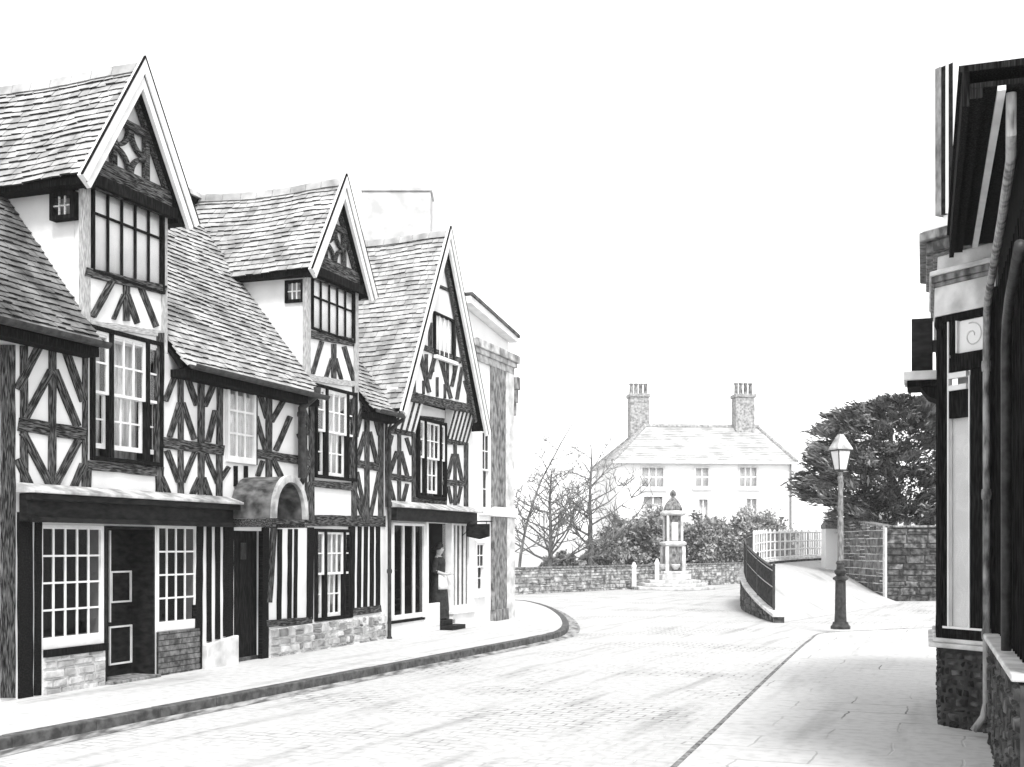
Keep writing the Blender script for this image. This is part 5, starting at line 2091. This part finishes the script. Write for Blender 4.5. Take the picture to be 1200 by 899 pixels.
for (x0, x1, top, pot, yy, nm) in ((734, 759, 462, 449, ry + .8, 0), (859, 882, 461, 447, ry - .2, 1)):
    a, b = dx(x0) - dx(722), dx(x1) - dx(722)
    k = (HZ + yy) / HZ
    cx_ = ((x0 + x1) / 2 - 600) / 1400 * (HZ + yy) - dx(722)
    cx_ += .5
    a, b = cx_ - .58, cx_ + .58
    zt = 1.65 + (640 - top) / 1400 * (HZ + yy)
    zp = 1.65 + (640 - pot) / 1400 * (HZ + yy)
    mb = MB()
    mb.box(a, b, yy - .5, yy + .5, zev - .2 if nm == 0 else zrg - 1, zt - .2)
    mb.box(a - .07, b + .07, yy - .57, yy + .57, zt - .198, zt)
    st = mb.build('chimney', 'palebrick', fh, bevel=.02)
    for q in range(4):
        mb = MB()
        x = a + (b - a) * (q + .5) / 4
        mb.lathe([(.15, zt + .002), (.12, zt + .1), (.11, zp - .1), (.14, zp - .08), (.13, zp)], (x, yy, 0), 10)
        mb.build('chimney_pot', 'stonegrey', st)

# ------------------------------------------------------------------ plants
def leaf_cloud(mb, c, r, n, size, lo=0.0, hi=1.0, shell=.55, aspect=2.0, droop=0.0, flat=0.0):
    """many leaf faces through an ellipsoid, grouped in tufts so that light and dark clumps form"""
    c = Vector(c)
    tufts = max(6, n // 60)
    for _ in range(tufts):
        while True:
            d = Vector((random.gauss(0, 1), random.gauss(0, 1), random.gauss(0, 1)))
            if d.length > .1:
                break
        d.normalize()
        rad = random.uniform(shell, 1.06)
        tc = c + Vector((d.x * r[0], d.y * r[1], d.z * r[2])) * rad
        tr = random.uniform(.12, .26) * (r[0] + r[2]) / 2
        tn = random.uniform(lo, hi)
        for _ in range(n // tufts):
            o = Vector((random.gauss(0, .5), random.gauss(0, .5), random.gauss(0, .42))) * tr
            p = tc + o
            ax = (d * .8 + Vector((random.uniform(-1, 1), random.uniform(-1, 1), random.uniform(-1, 1) - droop))).normalized()
            sd = ax.cross(Vector((random.uniform(-1, 1), random.uniform(-1, 1), random.uniform(-1, 1)))).normalized()
            s = size * random.choice((.5, .7, .9, 1.1, 1.4)) * random.uniform(.8, 1.2)
            a, b = ax * s * aspect / 2, sd * s / 2
            mb.add([p - a, p + b, p + a, p - b], [(0, 1, 2, 3)], 0, min(1, max(0.01, tn + random.uniform(-.25, .25))))

def shrub(px, py_top, py_bot, wpx, Z, label, m='leaf', n=2600, size=.088, name='shrub', lumps=5, cat='shrub', group='shrubs in front of the white house'):
    k = Z / 1400
    cx = (px - 600) * k
    zt = 1.65 + (640 - py_top) * k
    w = wpx * k / 2
    hh = zt - RZ
    e = thing(name, label, cat, (cx, Z, RZ), 0, group)
    n = int(n * 4.2)
    mb = MB()
    for i in range(lumps):
        a = random.uniform(-.55, .55)
        rr0 = random.uniform(.5, .72)
        top = hh * (1 - .35 * abs(a)) * random.uniform(.82, 1.0)
        rz_ = top * .5
        leaf_cloud(mb, (a * w, random.uniform(-.4, .4) * w * .6, top - rz_), (w * rr0, w * rr0 * .8, rz_), n // lumps, size)
    mb.build('foliage', m, e, recalc=False)
    mb = MB()
    for i in range(5):
        x = random.uniform(-.4, .4) * w
        mb.tube([(x * .4, 0, -.02), (x * .8, random.uniform(-.2, .2), hh * .4), (x * 1.4, random.uniform(-.4, .4), hh * .75)], [.05, .035, .012], 6)
    mb.build('stems', 'bark', e)
    return e
shrub(745, 592, 690, 104, 54.5, 'large dark-leaved shrub left of the monument', n=7500, lumps=9)
shrub(766, 584, 690, 66, 57, 'tall rounded shrub rising just behind the monument', n=4600, lumps=6)
shrub(828, 592, 690, 92, 57.5, 'broad shrub to the right of the monument', n=6600, lumps=8)
shrub(848, 592, 690, 40, 60, 'small round-topped shrub peeping over the broad one', n=2600, lumps=3, m='leaf')
shrub(886, 590, 690, 100, 59.5, 'pale dome-shaped shrub beside the railing', m='leaf_pale', n=6600, lumps=7)
shrub(730, 636, 690, 60, 51.5, 'low clipped shrub under the taller bare tree, nearest the monument', n=4200, lumps=6)
shrub(696, 639, 690, 56, 50.5, 'low dark shrub round the trunk of the taller bare tree', n=3800, lumps=6)
shrub(660, 642, 690, 52, 48.6, 'low dark shrub beside the bushy bare tree', n=3400, lumps=6)

def bare_tree(px, py_base, Z, top_py, label, seed, spread=1.0, levels=4, lean=0.0, trunk=.10, m='twig', nb=9, group=None):
    rnd = random.Random(seed)
    k = Z / 1400
    x0 = (px - 600) * k
    H = 1.65 + (640 - top_py) * k - RZ
    e = thing('bare_tree', label, 'tree', (x0, Z, RZ), 0, group)
    tr, cr = MB(), MB()
    tp = []
    N = 9
    for i in range(N + 1):
        t = i / N
        tp.append(Vector((lean * H * t * t + rnd.uniform(-.05, .05) * t, rnd.uniform(-.05, .05) * t, H * .92 * t)))
    tr.tube(tp, [trunk * (1 - .85 * i / N) + .008 for i in range(N + 1)], 7)
    def grow(p, d, L, r, lev):
        pts = [p]
        n = 4
        dd = d.copy()
        for i in range(n):
            dd = (dd + Vector((rnd.uniform(-.22, .22), rnd.uniform(-.22, .22), rnd.uniform(-.05, .22)))).normalized()
            pts.append(pts[-1] + dd * L / n)
        cr.tube(pts, [r * (1 - .75 * i / n) for i in range(n + 1)], 5 if lev > 1 else 4, cap=False)
        if lev > 0:
            for _ in range(rnd.choice((4, 5, 6))):
                i = rnd.randint(1, n)
                ax = Vector((rnd.uniform(-1, 1), rnd.uniform(-1, 1), rnd.uniform(-.5, .7))).normalized()
                nd = (dd * .7 + ax * .85).normalized()
                grow(pts[i], nd, L * rnd.uniform(.38, .6), max(.012, r * .6), lev - 1)
    for b in range(nb):
        t = .22 + .70 * b / nb + rnd.uniform(-.03, .03)
        i = min(N - 1, int(t * N))
        p = tp[i].lerp(tp[i + 1], t * N - i)
        a = b * 2.4 + rnd.uniform(-.5, .5)
        L = H * .36 * spread * (1.1 - t) + .35
        d = Vector((math.cos(a), math.sin(a), rnd.uniform(.25, .65))).normalized()
        grow(p, d, L, trunk * .42 * (1.1 - t) + .014, levels - 1)
    tr.build('trunk', 'bark', e, smooth=True)
    cr.build('crown', m, e, smooth=True)
    return e
bare_tree(645, 668, 47.5, 538, 'bushy bare tree with many fine upswept branches', 4, 1.4, 3, nb=30, trunk=.11)
bare_tree(692, 665, 49.5, 506, 'taller bare tree with a forked top beside the white house', 11, 1.1, 3, trunk=.12, nb=18)
bare_tree(607, 668, 46, 480, 'leaning thin bare tree close to the corner building', 23, .62, 3, lean=.30, trunk=.06, nb=10)

# evergreen above the garden wall
def evergreen():
    Z = 42.0
    k = Z / 1400
    e = thing('evergreen_tree', 'dense dark evergreen tree with layered sprays over the stone wall', 'tree', ((1045 - 600) * k, Z, 0))
    X0 = (1045 - 600) * k
    mb = MB()
    rnd = random
    def spray(p, d, L, n, size=.13):
        """a drooping bough: needle tufts strung along it"""
        tn = rnd.uniform(0, .75)
        if rnd.random() < .16:  # some boughs toned paler as painted sun highlights
            tn = rnd.uniform(.75, 1)
        for i in range(n):
            t = rnd.random() ** .8
            c = p + d * L * t + Vector((rnd.gauss(0, .11), rnd.gauss(0, .11), rnd.gauss(0, .075) - .10 * t * t)) * (.5 + .8 * L)
            ax = (d + Vector((rnd.uniform(-.6, .6), rnd.uniform(-.6, .6), rnd.uniform(-.4, .5)))).normalized()
            sd = ax.cross(Vector((rnd.uniform(-1, 1), rnd.uniform(-1, 1), 1))).normalized()
            s = size * rnd.uniform(.5, 1.2)
            a, b = ax * s * 1.5, sd * s * .33
            mb.add([c - a, c + b, c + a, c - b], [(0, 1, 2, 3)], 0, min(1, max(0.01, tn + rnd.uniform(-.22, .22))))
    # outline of the crown in metres: (z, left x, right x) relative to the trunk
    prof = []
    for py, xl, xr in ((466, 1030, 1092), (475, 985, 1125), (490, 955, 1145), (505, 944, 1155), (522, 940, 1160), (538, 950, 1165), (552, 928, 1165), (566, 922, 1165), (578, 938, 1165), (592, 958, 1160), (614, 972, 1150)):
        prof.append((1.65 + (640 - py) * k, (xl - 600) * k - X0, (xr - 600) * k - X0))
    prof.sort()
    def bounds(z):
        for i in range(len(prof) - 1):
            if prof[i][0] <= z <= prof[i + 1][0]:
                t = (z - prof[i][0]) / (prof[i + 1][0] - prof[i][0])
                return [prof[i][j] + (prof[i + 1][j] - prof[i][j]) * t for j in (1, 2)]
        return prof[-1][1:] if z > prof[-1][0] else prof[0][1:]
    z0, z1 = prof[0][0], prof[-1][0]
    for _ in range(820):
        z = rnd.uniform(z0, z1)
        l, r = bounds(z)
        cx, hw_ = (l + r) / 2, (r - l) / 2
        a = rnd.uniform(0, 2 * math.pi)
        rad = math.sqrt(rnd.uniform(.25, 1.08))
        L = rnd.uniform(.35, .95)
        d = Vector((math.cos(a), math.sin(a), rnd.uniform(-.15, .45))).normalized()
        p = Vector((cx + math.cos(a) * (hw_ * rad) , math.sin(a) * min(hw_, 2.3) * rad, z)) - d * L
        spray(p, d, L, 46)
    mb.build('crown', 'leaf_dark', e, recalc=False)
    mb = MB()
    mb.tube([(-.05, .3, -.1), (0, .3, 1.5), (.1, .25, 3.2), (0, .2, 5.0), (.05, .1, 6.1)], [.34, .28, .2, .11, .03], 10)
    for i in range(16):
        z = rnd.uniform(2.2, 5.4)
        a = rnd.uniform(0, 6.28)
        L = rnd.uniform(1.0, 2.0)
        mb.tube([(0, .25, z), (math.cos(a) * L * .5, .25 + math.sin(a) * L * .5, z + .15), (math.cos(a) * L, .25 + math.sin(a) * L, z + .1)], [.06, .04, .012], 6)
    mb.build('trunk', 'bark', e, smooth=True)
evergreen()

# ------------------------------------------------------------------ the woman in the shop doorway
def person():
    s, _ = P(514, 700, .12)
    w = O + ES * s + ET * .12
    e = thing('person', 'woman in a dark dress and white apron standing in the far shop doorway', 'person', (w.x, w.y, .19), ROT + R(-88))
    # local: +x the way she faces, y to her left, z up
    bm = bmesh.new()
    ly = bm.verts.layers.skin.verify()
    def V(p, r):
        v = bm.verts.new(p)
        v[ly].radius = r if isinstance(r, tuple) else (r, r)
        return v
    pel = V((0, 0, .80), (.115, .135))
    wa = V((.0, 0, .94), (.095, .115))
    ch = V((.015, 0, 1.10), (.105, .13))
    sh = V((.0, 0, 1.22), (.075, .12))
    nk = V((.012, 0, 1.29), .045)
    hd = V((.03, 0, 1.37), (.075, .068))
    ht = V((.03, 0, 1.45), (.085, .07))
    for a, b in ((pel, wa), (wa, ch), (ch, sh), (sh, nk), (nk, hd), (hd, ht)):
        bm.edges.new((a, b))
    for sgn_ in (-1, 1):
        hip = V((0, sgn_ * .085, .74), .082)
        kn = V((.02, sgn_ * .085, .42), .055)
        an = V((-.01, sgn_ * .085, .08), .036)
        to = V((.13, sgn_ * .09, .03), (.032, .028))
        s1 = V((0, sgn_ * .155, 1.20), .048)
        el = V((-.02, sgn_ * .20, .97), .036)
        wr = V((.18, sgn_ * .09, .90), .026)
        ha = V((.24, sgn_ * .055, .905), (.028, .018))
        for a, b in ((pel, hip), (hip, kn), (kn, an), (an, to), (sh, s1), (s1, el), (el, wr), (wr, ha)):
            bm.edges.new((a, b))
        for f in range(4):
            f1 = V((.275, sgn_ * (.035 + .014 * f), .915 - .004 * f), .009)
            f2 = V((.30, sgn_ * (.015 + .014 * f), .905 - .004 * f), .008)
            bm.edges.new((ha, f1))
            bm.edges.new((f1, f2))
        th = V((.25, sgn_ * .03, .935), .009)
        bm.edges.new((ha, th))
    nose = V((.115, 0, 1.395), .014)
    bm.edges.new((hd, nose))
    me = bpy.data.meshes.new('body')
    bm.to_mesh(me)
    bm.free()
    me.materials.append(M['skin'])
    o = bpy.data.objects.new('body', me)
    COL.objects.link(o)
    o.parent = e
    sk = o.modifiers.new('skin', 'SKIN')
    sk.use_smooth_shade = True
    ss = o.modifiers.new('sub', 'SUBSURF')
    ss.levels = ss.render_levels = 2
    me.skin_vertices[0].data[0].use_root = True
    # dress
    mb = MB()
    N = 22
    prof = [(.02, .20, .23), (.25, .19, .22), (.55, .165, .20), (.80, .14, .17), (.93, .112, .135), (1.02, .12, .145), (1.12, .125, .158), (1.20, .10, .175), (1.245, .065, .12)]
    for z, rx, ry_ in prof:
        for i in range(N):
            a = 2 * math.pi * i / N
            fold = 1 + (.05 * math.sin(i * 4.1) * max(0, (.8 - z)))
            mb.v.append((rx * fold * math.cos(a) + .012, ry_ * fold * math.sin(a), z))
    for j in range(len(prof) - 1):
        for i in range(N):
            mb.f.append((j * N + i, j * N + (i + 1) % N, (j + 1) * N + (i + 1) % N, (j + 1) * N + i))
            mb.m.append(0)
            mb.t.append(1.0)
    mb.build('dress', 'dress', e, smooth=True)
    mb = MB()
    for sgn_ in (-1, 1):
        mb.tube([(0, sgn_ * .13, 1.215), (-.005, sgn_ * .175, 1.12), (-.02, sgn_ * .203, .96), (.04, sgn_ * .172, .94)], [.06, .058, .05, .045], 12)
    mb.build('sleeves', 'dress', e, smooth=True)
    # apron: wraps the front of the skirt and a bunched cloth in the hands
    mb = MB()
    A_ = [-70, -45, -20, 0, 20, 45, 70]
    for z, rx, ry_ in ((.60, .180, .207), (.70, .170, .199), (.82, .153, .183), (.93, .128, .150)):
        for a in A_:
            mb.v.append((rx * math.cos(R(a)) + .012, ry_ * math.sin(R(a)), z))
    nn = len(A_)
    for j in range(3):
        for i in range(nn - 1):
            mb.f.append((j * nn + i, j * nn + i + 1, (j + 1) * nn + i + 1, (j + 1) * nn + i))
            mb.m.append(0)
            mb.t.append(1.0)
    ap_ = mb.build('apron', 'linen', e, smooth=True)
    so = ap_.modifiers.new('thick', 'SOLIDIFY')
    so.thickness = .008
    # hair with a bun
    mb = MB()
    N = 16
    for j in range(9):
        t = j / 8 * math.pi * .62
        for i in range(N):
            a = 2 * math.pi * i / N
            rr = math.sin(t)
            mb.v.append((.012 + .098 * rr * math.cos(a) - .012 * (1 - math.cos(t)), .088 * rr * math.sin(a), 1.425 + .112 * math.cos(t) - .02 * rr * math.cos(a) * -1))
    for j in range(8):
        for i in range(N):
            mb.f.append((j * N + i, j * N + (i + 1) % N, (j + 1) * N + (i + 1) % N, (j + 1) * N + i))
            mb.m.append(0)
            mb.t.append(1.0)
    mb.lathe([(.01, -.05), (.045, -.035), (.055, 0), (.045, .035), (.01, .05)], (-.115, 0, 1.40), 12)
    mb.build('hair', 'hair', e, smooth=True)
    for sgn_ in (-1, 1):
        mb = MB()
        mb.lathe([(.001, -.008), (.007, -.005), (.008, 0), (.007, .005), (.001, .008)], (.097, sgn_ * .03, 1.41), 8)
        mb.build('eye', 'hair', e)
        mb = MB()
        mb.tube([(.09, sgn_ * .05, .06 - .06), (.02, sgn_ * .085, .0), (-.05, sgn_ * .085, .0)], [.03, .035, .03], 8)
        o = mb.build('shoe', 'black', e)
        o.location = (.02, 0, .032)
    mb = MB()
    mb.tube([(.098, -.022, 1.352), (.104, 0, 1.35), (.098, .022, 1.352)], .006, 6)
    mb.build('mouth', 'iron_grey', e)
person()

# ------------------------------------------------------------------ the thin white air of an overcast day
hb = MB()
hb.box(-70, 70, -14, 95, -1.2, 16)
haze = hb.build('haze', 'white')
hm = bpy.data.materials.new('thin_haze')
hm.use_nodes = True
hn = hm.node_tree
hn.nodes.clear()
ho = hn.nodes.new('ShaderNodeOutputMaterial')
hp = hn.nodes.new('ShaderNodeVolumePrincipled')
hp.inputs['Density'].default_value = 0.0008
hp.inputs['Color'].default_value = (.97, .97, .97, 1)
hn.links.new(hp.outputs[0], ho.inputs['Volume'])
haze.data.materials.clear()
haze.data.materials.append(hm)
tag(haze, kind='stuff')
